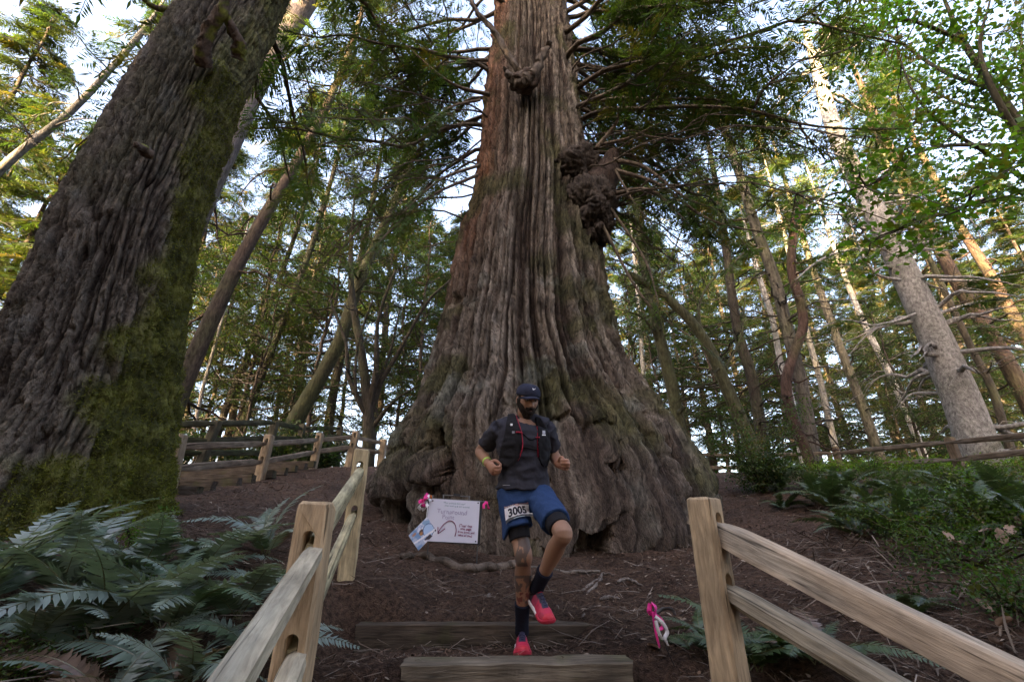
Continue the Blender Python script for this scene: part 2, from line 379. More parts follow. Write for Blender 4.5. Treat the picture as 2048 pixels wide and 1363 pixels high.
BURL = [(1128, 893, 58, .20), (1168, 968, 70, .34), (1098, 1000, 46, .18), (1212, 880, 38, .12), (1322, 1018, 70, .26), (1262, 985, 36, .12), (1392, 1050, 44, .2), (1290, 925, 40, .10), (1355, 955, 40, .12),
        (855, 925, 36, .22), (795, 945, 46, .12), (757, 965, 40, .12), (985, 955, 38, .07), (1000, 890, 34, .06),
        (1120, 1060, 42, .18), (1262, 1075, 42, .16), (1010, 1065, 42, .08), (745, 1000, 36, .12), (1325, 1085, 40, .15), (1180, 905, 26, .07), (1060, 1040, 32, .10), (1230, 1000, 28, .1), (1110, 225, 22, .12), (1095, 90, 20, .10), (1040, 150, 26, .16)]
HOLE = [(785, 1035, 34, .5), (1228, 1050, 26, .35), (1205, 1092, 40, .36), (1280, 1090, 30, .2), (905, 600, 14, .12), (858, 880, 22, .14), (1150, 1098, 34, .2), (840, 985, 20, .18), (1245, 945, 18, .12), (1205, 1030, 20, .2), (1060, 175, 16, .16), (1118, 232, 9, .12), (900, 1060, 26, .12)]
Bm = np.zeros_like(D); Bw = np.zeros_like(D); ringm = np.zeros_like(D)
wv3 = np.stack([noise(P0*5), noise(P0*5+7), noise(P0*5+13)], -1)+.5*np.stack([noise(P0*11), noise(P0*11+7), noise(P0*11+13)], -1)
for bu, bv, br, ba in BURL:
    c = on_trunk(bu, bv); rad = px(br, bu, bv, c[1]); dist = np.linalg.norm((P0-c)*np.array([1, .6, .92])+.20*rad*wv3, axis=-1)/rad
    bump = np.clip(1-dist**2, 0, 1)**.55; Bm = np.maximum(Bm, ba*1.6*bump); Bw = np.maximum(Bw, bump); ringm = np.maximum(ringm, np.exp(-((dist-1.02)/.09)**2)*min(1, ba*5))
D = D*(1-.6*Bw)+Bm-.13*ringm*(1-Bw)+Bw*(.05*fbm(P0*4.5, 4)-.04*(1-np.clip(np.abs(noise(P0*7+wv3*.5))*2.5, 0, 1))**2)
for bu, bv, br, ba in HOLE:
    c = on_trunk(bu, bv); rad = px(br, bu, bv, c[1]); dist = np.linalg.norm((P0-c)*np.array([1, .55, .8])+.25*rad*wv3, axis=-1)/rad; D = D-ba*np.exp(-(dist*1.1)**4)
Pd = rw_pts(Rr+D); Pd[..., 2] -= .45*Bm
Vr = Pd.reshape(-1, 3)
# bark colour, furrow shade put into it: grey weathered ridges, red-brown fibre in the furrows, moss and lichen patches
gz = fbm(ring(9, .25, 51), 3); mo = fbm(P0*.9+4, 4); li = fbm(P0*1.7+14, 4)
base = np.array([.155, .125, .098]); redd = np.array([.095, .062, .046]); grey = np.array([.32, .275, .23]); moss = np.array([.078, .080, .030]); lich = np.array([.25, .26, .225])
def mixc(a, b, f): f = np.clip(f, 0, 1)[..., None]; return a*(1-f)+b*f
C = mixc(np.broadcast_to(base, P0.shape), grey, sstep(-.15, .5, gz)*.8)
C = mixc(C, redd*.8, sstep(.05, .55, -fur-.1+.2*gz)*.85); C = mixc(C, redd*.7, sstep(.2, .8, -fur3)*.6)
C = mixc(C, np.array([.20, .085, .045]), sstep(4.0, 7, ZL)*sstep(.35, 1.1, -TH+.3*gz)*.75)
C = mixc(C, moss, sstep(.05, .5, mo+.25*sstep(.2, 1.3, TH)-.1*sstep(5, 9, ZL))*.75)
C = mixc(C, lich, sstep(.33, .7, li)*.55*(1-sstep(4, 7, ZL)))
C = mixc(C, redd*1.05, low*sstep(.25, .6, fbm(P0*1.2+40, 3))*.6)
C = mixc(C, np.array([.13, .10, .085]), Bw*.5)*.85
C = C*np.clip(1+.5*fbm(P0*[7, 7, 3], 3), .3, 2)[..., None]; C = C*(1-.45*sstep(.3, 1, -fur))[..., None]  # random tone, then furrows darkened to make up for flat shading
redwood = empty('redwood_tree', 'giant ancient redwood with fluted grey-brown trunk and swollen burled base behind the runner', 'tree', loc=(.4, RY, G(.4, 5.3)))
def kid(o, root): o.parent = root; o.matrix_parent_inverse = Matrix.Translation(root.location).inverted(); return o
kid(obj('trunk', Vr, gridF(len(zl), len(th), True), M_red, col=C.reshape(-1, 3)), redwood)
# hanging burl on the right of the trunk
def lump(c, rad, seed, amp=.25, n=(60, 90), freq=1.6, fine=.06):
    a, b = np.meshgrid(np.linspace(0, np.pi, n[0]), np.linspace(0, 2*np.pi, n[1], endpoint=False), indexing='ij')
    d = np.stack([np.sin(a)*np.cos(b), np.sin(a)*np.sin(b), np.cos(a)], -1)
    m = 1+amp*noise(d*freq+seed)*1.6+amp*.5*np.abs(noise(d*freq*2.5+seed))+fine*fbm(d*freq*7+seed, 3)
    return (np.asarray(c)+d*m[..., None]*np.asarray(rad)).reshape(-1, 3), gridF(n[0], n[1], True), m.reshape(-1)
mb = MB(); bc = P(1168, 385, 6.7)
for (u_, v_, Yb, r3, sd_) in [(1150, 350, 6.75, (.52, .5, .48), 3), (1185, 415, 6.6, (.46, .48, .55), 11), (1140, 410, 6.9, (.4, .4, .5), 19), (1192, 455, 6.6, (.28, .32, .30), 23)]:
    v, f, m = lump(P(u_, v_, Yb), r3, sd_, .22, (84, 120), 1.5, .07); v = v+.05*unit(v-P(u_, v_, Yb))*(-(1-np.clip(np.abs(noise(v*5+sd_))*2.5, 0, 1))**2)[:, None]; mb.add(v, f, np.array([.060, .048, .040])*(1+.5*fbm(v*4, 3))[:, None])
v, f = tube(resample([P(1190, 380, 6.6), P(1215, 345, 6.55), P(1226, 305, 6.5)], 10), np.linspace(.36, .12, 10), 12); mb.add(v+.04*fbm(v*5, 3)[:, None], f, (.06, .042, .034))
kid(mb.build('burl', M_red), redwood)
# broken fork high on the trunk
mb = MB()
for pts, r0, r1 in [([(1050, 162), (1035, 168), (1020, 152), (1010, 136)], .12, .03), ([(1050, 162), (1070, 146), (1083, 112), (1104, 86)], .13, .04), ([(1045, 158), (1025, 125), (985, 60), (945, 10), (930, -60)], .07, .04)]:
    q = resample([P(a, b, 6.05) for a, b in pts], 12); v, f = tube(q, np.linspace(r0, r1, 12), 10); v, f = tube(resample(q, 40), np.linspace(r0, r1, 40), 14); mb.add(v+.05*fbm(v*6, 4)[:, None]+.02*noise(v*25)[:, None], f, np.array([.075, .06, .048])*(1+.5*fbm(v*9, 2))[:, None])
v, f, m = lump(P(1048, 165, 6.15), (.24, .22, .2), 5, .3, (24, 36)); mb.add(v, f, (.05, .035, .028))
kid(mb.build('broken_fork', M_bark), redwood)
# limbs and needles
mbL = MB(); fol = Fol(SPR, (.042, .070, .017), .35)
r_ = np.random.default_rng(21)
def rw_limb(u, v, az, L, up, droop, ns, sz, r0=.06, front=True, start=.25):
    z = P(u, v, RY)[2]; rr = rw_r(z)*.85; a = az
    p0 = np.array([rw_c(z)+rr*math.sin(a), RY+rr*math.cos(a), z])
    q = limb(p0, a, L, up, droop, 9, .10, r_)
    v_, f_ = tube(resample(q, 16), np.linspace(r0, .012, 16), 6); mx_ = MB(); mx_.add(v_, f_, (.085, .068, .052)); kid(mx_.build('limb', M_bark), redwood)
    dress(fol, q, ns, sz, start, (30, 75), .35, r_)
    for k in range(int(L*1.3)):                                 # side twigs, a good many of them bare
        s = r_.uniform(.25, .9); i = int(s*8); aa = a+r_.choice([-1, 1])*r_.uniform(.5, 1.1); l2 = L*(1-s)*.7+.5
        q2 = limb(q[i], aa, l2, r_.uniform(-.1, .15), r_.uniform(.2, .6), 7, .15, r_)
        v_, f_ = tube(resample(q2, 9), np.linspace(r0*.4, .006, 9), 5); mbL.add(v_, f_, (.085, .068, .052))
        dress(fol, q2, int(ns*.55*l2/L)+3, sz*.85, .15, (25, 70), .4, r_)
# right side: long drooping boughs, towards the camera and away from it
for i in range(30):
    rw_limb(1140, r_.uniform(-160, 330), R(r_.uniform(35, 140)), r_.uniform(2.6, 5.8), r_.uniform(-.05, .25), r_.uniform(.25, .6), 30, r_.uniform(.55, .8), .06)
for i in range(20):
    rw_limb(980, r_.uniform(-200, 300), R(r_.uniform(-128, -40)), r_.uniform(2.6, 5.6), r_.uniform(-.05, .25), r_.uniform(.2, .6), 21, r_.uniform(.5, .75), .05)
for i in range(8):
    rw_limb(1060, r_.uniform(-520, -160), R(r_.choice([-1, 1])*r_.uniform(115, 160)), r_.uniform(2.2, 4.2), .1, .4, 22, .6, .05)
# bare curved limbs sweeping right from below the burl
for (pts, r0) in [([(1225, 320), (1290, 335), (1370, 395), (1440, 420)], .05), ([(1230, 340), (1320, 370), (1420, 440), (1560, 470)], .045), ([(1215, 390), (1300, 380), (1370, 440)], .05), ([(1190, 300), (1235, 240), (1225, 205)], .05),
                  ([(1200, 290), (1260, 275), (1330, 240)], .04), ([(980, 190), (900, 165), (800, 80)], .045), ([(975, 120), (930, 122), (870, 135)], .04), ([(960, 330), (880, 360), (800, 430)], .035), ([(955, 350), (850, 400), (720, 520)], .035),
                  ([(1225, 330), (1265, 400), (1310, 455)], .025), ([(960, 200), (900, 215), (840, 260)], .03), ([(1210, 400), (1290, 520), (1320, 620)], .03), ([(1200, 440), (1290, 600), (1420, 700)], .03)]:
    yy_ = np.linspace(6.4, 6.0, len(pts)); q = resample([P(a, b, y) for (a, b), y in zip(pts, yy_)], 16)
    v_, f_ = tube(q, np.linspace(r0, .010, 16), 6); mx_ = MB(); mx_.add(v_, f_, (.10, .078, .058)); kid(mx_.build('limb', M_bark), redwood); dress(fol, q, 8, .5, .45, (30, 80), .4, r_)
for i in range(46):                                                    # bare drooping twigs right of the trunk, a few at the left
    lf = i > 33; z = P(1100, r_.uniform(120, 470), RY)[2]; a_ = R(r_.uniform(-120, -50) if lf else r_.uniform(50, 130)); rr = rw_r(z)*.9; L_ = r_.uniform(1.6, 4.2)
    q = limb([rw_c(z)+rr*math.sin(a_), RY+rr*math.cos(a_), z], a_, L_, r_.uniform(-.1, .3), r_.uniform(.3, .8), 10, .14, r_); v_, f_ = tube(resample(q, 16), np.linspace(.022, .006, 16), 5); mbL.add(v_, f_, (.075, .06, .046))
    for k in range(4):
        q2 = limb(q[r_.integers(3, 9)], a_+r_.normal()*.8, L_*.35, r_.uniform(-.3, .2), r_.uniform(.1, .7), 6, .2, r_); v_, f_ = tube(q2, np.linspace(.010, .004, 6), 4); mbL.add(v_, f_, (.075, .06, .046))
kid(tag(mbL.build('twigs', M_bark), kind='stuff'), redwood); kid(fol.build('crown', M_con, None, 3), redwood)

# ------------------------------------------------------------------ the mossy fir at the left
FD = 6.6
FT = [(1090, -420, 352), (1050, -370, 350), (1000, -310, 349), (900, -190, 352), (800, -100, 364), (700, -45, 374), (600, 12, 386), (500, 52, 402), (400, 108, 425), (300, 165, 453), (200, 225, 488), (100, 290, 530), (0, 356, 574), (-200, 470, 660)]
fz, fa, fr = [], [], []
for v_, a, b in FT:
    da, db = ray(a, v_), ray(b, v_); aa, ab = math.atan2(da[0], da[1]), math.atan2(db[0], db[1]); m_ = (aa+ab)/2
    Yc = FD*math.cos(m_); fa.append(m_); fr.append(FD*math.sin((ab-aa)/2)); fz.append(P(1024+FPX*math.tan(m_)*ray(1024, v_)[1], v_, Yc)[2])
fz = np.array([fz[0]-1.2]+fz+[30.]); fa = np.array([fa[0]]+fa+[fa[-1]]); fr = np.array([fr[0]+.2]+fr+[.2])
zl = np.concatenate([np.linspace(.6, 4, 210), np.linspace(4, 10.5, 185)[1:], np.linspace(10.5, 30, 20)[1:]])
face = math.atan2(math.sin(fa[5]), math.cos(fa[5]))
th = np.concatenate([np.linspace(-R(110), R(110), 330), np.linspace(R(110), R(250), 50)[1:-1]])
TH, ZL = np.meshgrid(th, zl); Rr = np.interp(ZL, fz, fr); A0 = np.interp(ZL, fz, fa)
def fir_pts(Rr):
    ang = np.pi+np.interp(2.0, fz, fa)-TH                       # TH=0 faces the camera, +TH to the right
    return np.stack([FD*np.sin(A0)+Rr*np.sin(ang), FD*np.cos(A0)+Rr*np.cos(ang), ZL], -1)
P0 = fir_pts(Rr)
c2, s2 = np.cos(TH+.06*noise(np.stack([TH*3, ZL*1.2, TH*0], -1))), np.sin(TH)
def ring(k, s, off=0): return np.stack([np.cos(TH)*k+off, np.sin(TH)*k+off*.7, ZL*s], -1)
n2 = noise(ring(8, .85, 3)+.3*np.stack([noise(P0*2), noise(P0*2+5), noise(P0*2+9)], -1)); n3 = noise(ring(17, 3.0, 7)+.25*noise(P0*5)[..., None]); n4 = noise(ring(36, 11.0, 11))
fur = (1-np.clip(np.abs(n2)*2.6, 0, 1))**2; fur3 = (1-np.clip(np.abs(n3)*2.4, 0, 1))**2; fur4 = (1-np.clip(np.abs(n4)*2.2, 0, 1))**1.5
mossm = sstep(-.12, .22, .95*(TH-.22)/1.2+.38*fbm(P0*1.3, 3)-.04)*(1-.35*sstep(3.5, 9, ZL))
basem = sstep(0, .35, (2.15-ZL)*.75+.3*fbm(P0*1.8+5, 3)+.35*sstep(-.2, 1.0, TH))
mossm = np.clip(np.maximum(mossm, basem), 0, 1)
D = .04*noise(ring(3, .3))-(.085*fur*(.6+.8*sstep(-.3, .4, noise(P0*1.1+3)))+.05*fur3+.025*fur4)*(1-.5*mossm)
D = D+mossm*(.06*fbm(P0*3.2, 3)+.05*np.abs(noise(P0*7))+.02*fbm(P0*18, 2))+basem*(.20*fbm(P0*1.6+8, 3))*sstep(2.8, 1.0, ZL)
for (u_, v_, am, rp) in [(415, 115, .10, 30), (475, 100, .08, 22), (300, 300, .06, 22)]:
    # knots under the limbs
    k_ = np.argmin(((P0-np.array(P(u_, v_, 4.1)))**2).sum(-1)); c = P0.reshape(-1, 3)[k_]; D = D+am*np.exp(-(np.linalg.norm(P0-c, axis=-1)/.16)**2)
Pf = fir_pts(Rr+D)
greyb = np.array([.150, .124, .098]); brn = np.array([.070, .050, .038]); mossc = np.array([.058, .066, .014]); mossb = np.array([.135, .142, .030]); olive = np.array([.085, .080, .040])
C = mixc(np.broadcast_to(greyb*1.15, P0.shape), brn*.7, fur*.9+fur3*.55); C = mixc(C, olive, sstep(.0, .6, fbm(P0*1.1+20, 3))*.5)
C = mixc(C, np.array([.2, .2, .185]), sstep(.35, .7, fbm(P0*2.6+30, 3))*.35)
C = mixc(C, mixc(np.broadcast_to(mossc, P0.shape), mossb, sstep(-.3, .5, fbm(P0*4+7, 3))), mossm*.92)
fir = empty('fir_tree', 'massive leaning fir trunk with deeply cracked grey bark and green moss at the left edge', 'tree', loc=(FD*math.sin(fa[3]), FD*math.cos(fa[3]), G(-4.6, 4.6)))
kid(obj('trunk', Pf.reshape(-1, 3), gridF(len(zl), len(th), True), M_fir, col=C.reshape(-1, 3)), fir)
# moss tufts over the moss
flatP = Pf.reshape(-1, 3); du = np.gradient(Pf, axis=1); dv = np.gradient(Pf, axis=0); Nf = unit(np.cross(du, dv)).reshape(-1, 3)
ok = np.where((mossm.ravel() > .45) & (np.abs(TH.ravel()) < R(108)) & (ZL.ravel() < 7.5))[0]
area = (np.linalg.norm(np.cross(du, dv), axis=-1).ravel())[ok]; pr = area*(1+1.5*(ZL.ravel()[ok] < 2.3)); pr /= pr.sum()
sel = rng.choice(ok, 80000, p=pr); n_ = Nf[sel]; n_ = n_*np.sign((n_*(np.array([0, 0, 2.0])-flatP[sel])).sum(1, keepdims=True))
b = flatP[sel]+rng.normal(size=(len(sel), 3))*.012; d = unit(n_+.7*rng.normal(size=n_.shape)+[0, 0, .1]); sdv = unit(np.cross(d, rng.normal(size=d.shape)))
L = rng.uniform(.014, .05, (len(sel), 1)); wv = rng.uniform(.003, .007, (len(sel), 1))
V = np.stack([b-sdv*wv, b+sdv*wv, b+d*L], 1).reshape(-1, 3)
cc = np.repeat(mossc*(1-(q_ := np.clip(rng.random((len(sel), 1))*1.1, 0, 1)))+mossb*1.25*q_, 3, 0)
kid(tag(obj('moss', V, np.arange(len(V)).reshape(-1, 3), M_moss, col=cc, smooth=False), kind='stuff'), fir)
mb = MB(); fF = Fol(SPR, (.034, .058, .018), .3)
for pts, r0, r1, Yb in [([(408, 130), (405, 105), (420, 60), (448, 15), (460, -60)], .10, .06, 4.0), ([(478, 118), (478, 90), (466, 60), (452, 30)], .09, .05, 4.05), ([(300, 308), (283, 296), (276, 290)], .06, .03, 3.9), ([(345, 20), (310, 15), (275, -10)], .05, .03, 4.4)]:
    q = resample([P(a, b_, Yb-.12*k) for k, (a, b_) in enumerate(pts)], 14); v_, f_ = tube(resample(q, 40), np.linspace(r0, r1, 40), 14); mx_ = MB(); mx_.add(v_+.025*fbm(v_*11, 3)[:, None]*[1, 1, .5], f_, np.where((fbm(v_*5, 2) > .1)[:, None], mossb*.8, brn*1.1)); kid(mx_.build('limb', M_bark), fir)
r_ = np.random.default_rng(31)
for i in range(14):                                            # boughs above and behind, seen left and right of the trunk
    z = r_.uniform(9, 20); az = R(r_.uniform(-120, 60)); c_ = np.array([FD*math.sin(fa[-1]), FD*math.cos(fa[-1]), z])
    q = limb(c_, az, r_.uniform(3, 5.5), r_.uniform(0, .2), r_.uniform(.2, .5), 9, .1, r_); v_, f_ = tube(resample(q, 12), np.linspace(.06, .01, 12), 5); mx_ = MB(); mx_.add(v_, f_, brn); kid(mx_.build('limb', M_bark), fir); dress(fF, q, 26, .8, .15, (30, 75), .3, r_)
kid(fF.build('crown', M_con, None, 5), fir)
# ------------------------------------------------------------------ trees one can tell apart in the wood behind
def path_tree(name, label, pts, Y, w0, w1, col, H=None, crown=None, nb=26, Lb=2.6, sz=.7, from_z=.45, seed=0, dead=6, fcol=(.035, .062, .018), extra=(), tmpl=None, group=None, ns=13, mt=None):
    r = np.random.default_rng(seed+100)
    q = [P(a, b, Y) for a, b in pts]
    base = q[0].copy(); base[2] = G(base[0], base[1])
    if q[0][2] > base[2]+.15: q = [np.array([base[0]+(q[0][0]-q[1][0])*.25, Y, base[2]-.3])]+q
    else: q[0] = np.array([q[0][0], Y, base[2]-.3])
    top = q[-1].copy(); d = unit(q[-1]-q[-2]) if len(q) > 1 else np.array([0, 0, 1.]); H = H or top[2]+4
    nvis = len(q)
    while q[-1][2] < H: d = unit(d*.8+np.array([0, 0, .5])); q.append(q[-1]+d*max(1.5, (H-q[-1][2])/3))
    q = np.array(q); n = 46; qq = resample(q, n)
    rr0 = px(w0, *pts[0], Y)/2*.80; rr1 = px(w1, *pts[-1], Y)/2*.85
    tpos = np.linspace(0, len(q)-1, n); rad = np.interp(tpos, [0, .6, nvis-1, len(q)-1], [rr0*1.15, rr0, rr1, max(.02, rr1*.25)])
    root = empty(name, label, 'tree', group, loc=tuple(base))
    v, f = tube(qq, rad, 18 if w0 > 60 else 12); v = v+(np.interp(v[:, 2], qq[:, 2], rad)*.16)[:, None]*fbm(v*[3, 3, 1.2]*(.6/max(rr0, .12))+seed, 3)[:, None]*unit(rng.normal(size=(1, 3))*.2+1)
    mfac = sstep(-.1, .5, fbm(v*1.1+seed, 3))[:, None]; c = np.asarray(col)*(1+.25*fbm(v*2.2+seed, 2))[:, None]
    c = c*(1-.45*mfac)+np.array([.06, .068, .03])*.45*mfac
    kid(obj('trunk', v, f, mt or M_bark, col=np.clip(c, .01, .8)), root)
    mbl = MB(); fo = Fol(tmpl or SPR, fcol, .32)
    for ln, lr in extra:
        l = resample([P(a, b, Y+dy) for a, b, dy in ln], 18); v, f = tube(l, np.linspace(lr, lr*.35, 18), 8); mx_ = MB(); mx_.add(v+lr*.2*fbm(v*4, 2)[:, None], f, np.asarray(col)*.9); kid(mx_.build('limb', M_bark), root)
        if crown: dress(fo, l, ns, sz, .35, (30, 90), .2, r)
    for i in range(int(dead*1.6)):
        k = int(r.uniform(.12, .6)*n); az = r.uniform(0, 2*np.pi); L = Lb*r.uniform(.5, 1.1); l = limb(qq[k], az, L, r.uniform(-.1, .35), r.uniform(.1, .6), 8, .16, r)
        v, f = tube(resample(l, 12), np.linspace(max(.014, rad[k]*.22), .007, 12), 5); mbl.add(v, f, np.asarray(col)*.7)
        for j in range(3):
            l2 = limb(l[r.integers(2, 6)], az+r.choice([-1, 1])*r.uniform(.4, 1), L*.4, r.uniform(-.2, .3), r.uniform(0, .5), 6, .2, r); v, f = tube(l2, np.linspace(.01, .005, 6), 4); mbl.add(v, f, np.asarray(col)*.7)
    if crown:
        for i in range(nb):
            s = from_z+(1-from_z)*(i+r.random())/nb; k = min(n-1, int(s*n)); az = r.uniform(0, 2*np.pi); L = Lb*(1.15-.75*(s-from_z)/(1-from_z))*r.uniform(.7, 1.2)
            l = limb(qq[k], az, L, r.uniform(0, .3), r.uniform(.2, .6), 8, .12, r); v, f = tube(resample(l, 10), np.linspace(max(.02, rad[k]*.3), .008, 10), 5); mbl.add(v, f, np.asarray(col)*.75)
            dress(fo, l, ns, sz, .15, (30, 80), .25, r)
    if mbl.n: kid(tag(mbl.build('branches', M_bark), kind='stuff'), root)
    if crown: kid(fo.build('crown', M_leaf if tmpl else M_con, None, seed), root)
    return root
GREYB, BRN, DARK, WHT, REDB, MOSSY, MADR = (.14, .135, .13), (.07, .052, .042), (.036, .031, .025), (.30, .29, .285), (.17, .085, .055), (.050, .050, .028), (.048, .030, .025)
path_tree('redwood_tree', 'tall brown redwood trunk slanting up behind the left fence beside the mossy fir', [(335, 850), (400, 690), (480, 520), (560, 380), (640, 240)], 13, 52, 18, BRN, 26, True, 34, 3.2, .85, .42, 1, 10)
path_tree('redwood_tree', 'pale lilac-grey trunk showing high up just right of the mossy fir', [(205, 860), (500, 190), (640, -40)], 12, 70, 48, (.125, .105, .105), 26, True, 20, 3, .85, .5, 2, 4)
path_tree('fir_tree', 'thin grey trunk slanting across the top left corner', [(-240, 600), (0, 340), (150, 215), (280, 70)], 12.5, 24, 12, (.12, .115, .11), 22, True, 24, 2.6, .8, .35, 3, 6)
path_tree('broadleaf_tree', 'dark many-stemmed tree fanning upward just left of the redwood base', [(738, 880), (735, 800), (722, 700), (705, 600)], 13.6, 34, 15, DARK, 13, True, 10, 2.0, .5, .6, 4, 4, (.035, .06, .022),
          [([(738, 850, 0), (760, 770, .1), (800, 700, .2), (850, 610, .3), (900, 560, .4)], .10), ([(736, 830, 0), (752, 740, -.1), (757, 640, -.2), (790, 540, -.3)], .11), ([(735, 830, 0), (700, 760, .2), (690, 680, .3), (660, 600, .4)], .10), ([(740, 860, 0), (790, 800, -.2), (840, 770, -.3)], .08), ([(735, 800, 0), (775, 720, .4), (800, 620, .5)], .08), ([(736, 840, 0), (712, 780, -.3), (716, 690, -.4), (745, 600, -.5)], .07)], LFINE, ns=16)
path_tree('broadleaf_tree', 'dark mossy trunk leaning right behind the far end of the left fence', [(575, 872), (620, 790), (680, 680), (720, 560), (800, 380)], 15, 44, 20, MOSSY, 20, True, 30, 2.8, .6, .4, 5, 6, (.035, .06, .022), (), LFINE, ns=16)
path_tree('fir_tree', 'slim pale dead-looking stem behind the old fence rail', [(385, 870), (405, 780), (430, 690)], 17, 10, 7, (.25, .23, .21), 14, False, dead=6, seed=6)
path_tree('fir_tree', 'slender dark trunk above the middle of the left fence', [(482, 862), (520, 760), (575, 620), (620, 500)], 18, 22, 13, DARK, 24, True, 30, 3, .85, .35, 7, 8)
path_tree('fir_tree', 'straight dark trunk between the leaning mossy trunk and the many-stemmed tree', [(655, 872), (668, 780), (700, 620), (730, 480)], 18.5, 26, 14, DARK, 24, True, 30, 3, .85, .35, 8, 8)
path_tree('fir_tree', 'thin dark trunk beside the brown slanting redwood at left', [(435, 868), (470, 770), (540, 610)], 20, 20, 12, DARK, 26, True, 32, 3.2, .9, .3, 9, 8)
R1 = path_tree('fir_tree', 'large pale grey fir leaning left behind the right fence, with bare crooked branches', [(1962, 905), (1900, 745), (1835, 600), (1765, 455), (1705, 340), (1665, 250), (1640, 160)], 12, 88, 26, (.30, .29, .285), 20, True, 14, 2.4, .7, .72, 10, 34, extra=[
    ([(1840, 640, 0), (1930, 610, -.3), (2010, 595, -.6)], .06), ([(1880, 560, 0), (1950, 560, -.2), (2048, 545, -.5)], .05), ([(1790, 500, 0), (1700, 500, -.4), (1640, 520, -.8), (1590, 560, -1)], .05), ([(1740, 410, 0), (1840, 400, -.3), (1930, 430, -.6), (1965, 480, -.8)], .045),
    ([(1735, 425, 0), (1640, 430, .3), (1560, 420, .6)], .04), ([(1730, 390, 0), (1690, 340, -.4), (1700, 280, -.6)], .035), ([(1760, 470, -.3), (1720, 440, -.5), (1690, 370, -.6), (1685, 300, -.7)], .04), ([(1800, 560, -.4), (1750, 545, -.6), (1712, 480, -.7), (1690, 400, -.8)], .045), ([(1720, 370, 0), (1800, 330, .3), (1880, 330, .6)], .035), ([(1850, 620, 0), (1760, 650, -.5), (1690, 640, -.8), (1620, 660, -1.0)], .04)], mt=M_fir)
path_tree('madrone_tree', 'thin twisting red-barked tree in front of the straight grey trunk, right of the redwood', [(1612, 900), (1590, 850), (1572, 770), (1590, 700), (1606, 650), (1600, 600), (1583, 540), (1588, 450), (1604, 380)], 14, 27, 17, MADR, 10.5, True, 8, 1.6, .5, .75, 11, 6, (.04, .075, .02), (), LCL)
path_tree('fir_tree', 'straight grey trunk directly behind the twisting red-barked tree', [(1625, 900), (1600, 760), (1570, 640), (1550, 560), (1510, 450), (1480, 350), (1440, 230)], 14.8, 34, 18, (.085, .078, .07), 18, True, 16, 2.4, .75, .6, 12, 16)
path_tree('broadleaf_tree', 'slim white trunk just left of the straight grey trunk', [(1600, 890), (1580, 790), (1560, 720), (1545, 640), (1520, 560)], 18, 18, 11, WHT, 16, True, 14, 2.2, .6, .5, 13, 4, (.06, .10, .025), (), LCL)
path_tree('broadleaf_tree', 'mossy upright trunk nearest to the right edge of the redwood', [(1365, 890), (1345, 780), (1320, 680), (1300, 590), (1285, 500), (1275, 400)], 15, 34, 20, MOSSY, 17, True, 22, 2.3, .55, .45, 14, 8, (.045, .075, .022), ([([(1325, 700, 0), (1290, 640, -.3), (1250, 620, -.5)], .06), ([(1300, 590, 0), (1340, 520, .3), (1370, 440, .5)], .06)]), LFINE, ns=16)
path_tree('broadleaf_tree', 'mossy trunk bending far left over the gap right of the redwood', [(1505, 895), (1460, 790), (1420, 700), (1380, 640), (1320, 585), (1255, 545)], 14, 36, 17, MOSSY, 9.2, True, 8, 1.8, .5, .7, 15, 5, (.05, .085, .022), ([([(1415, 695, 0), (1398, 640, .2), (1405, 590, .3), (1440, 540, .4)], .08), ([(1440, 750, 0), (1480, 680, .3), (1490, 600, .5)], .05)]), LFINE, ns=14)
path_tree('fir_tree', 'dark trunk between the bending mossy trunk and the twisting red one', [(1527, 895), (1505, 760), (1480, 680), (1465, 600), (1450, 480)], 15.3, 30, 18, DARK, 19, True, 22, 2.6, .8, .5, 16, 12)
path_tree('broadleaf_tree', 'thin white leaning trunk left of the large pale grey fir', [(1828, 860), (1780, 750), (1730, 650), (1700, 580), (1670, 500)], 20, 17, 10, WHT, 20, True, 16, 2.4, .7, .5, 17, 5, (.07, .105, .025), (), LCL)
path_tree('redwood_tree', 'reddish trunk at the right edge behind the large pale grey fir', [(2080, 850), (2000, 700), (1930, 590), (1890, 520), (1850, 440), (1800, 340)], 19, 40, 18, (.05, .034, .028), 30, True, 34, 3.2, .9, .42, 18, 10)
path_tree('redwood_tree', 'slimmer red-orange trunk highest at the right edge', [(2130, 800), (2048, 670), (1980, 550), (1930, 470), (1880, 380)], 24, 32, 15, (.055, .034, .026), 34, True, 40, 3.6, 1.0, .4, 19, 8)
path_tree('fir_tree', 'thin grey trunk seen between the twisting red tree and the white leaning trunk', [(1662, 860), (1640, 760), (1610, 650), (1585, 540)], 20, 16, 10, (.2, .19, .17), 22, True, 26, 2.6, .85, .4, 20, 8)
path_tree('fir_tree', 'slender brown trunk behind the white leaning trunk', [(1745, 870), (1705, 760), (1660, 640), (1620, 520)], 21, 24, 14, (.1, .09, .07), 25, True, 28, 2.8, .9, .4, 21, 8)
path_tree('broadleaf_tree', 'faint pale stem close beside the right edge of the redwood', [(1292, 860), (1286, 740), (1276, 600)], 21, 13, 9, WHT, 20, True, 20, 2.4, .7, .45, 22, 4, (.065, .10, .025), (), LCL)
path_tree('fir_tree', 'dark trunk low at far right between the grey fir and the frame edge', [(2015, 880), (1985, 780), (1940, 690)], 17, 20, 14, DARK, 22, True, 24, 2.6, .85, .35, 23, 6)
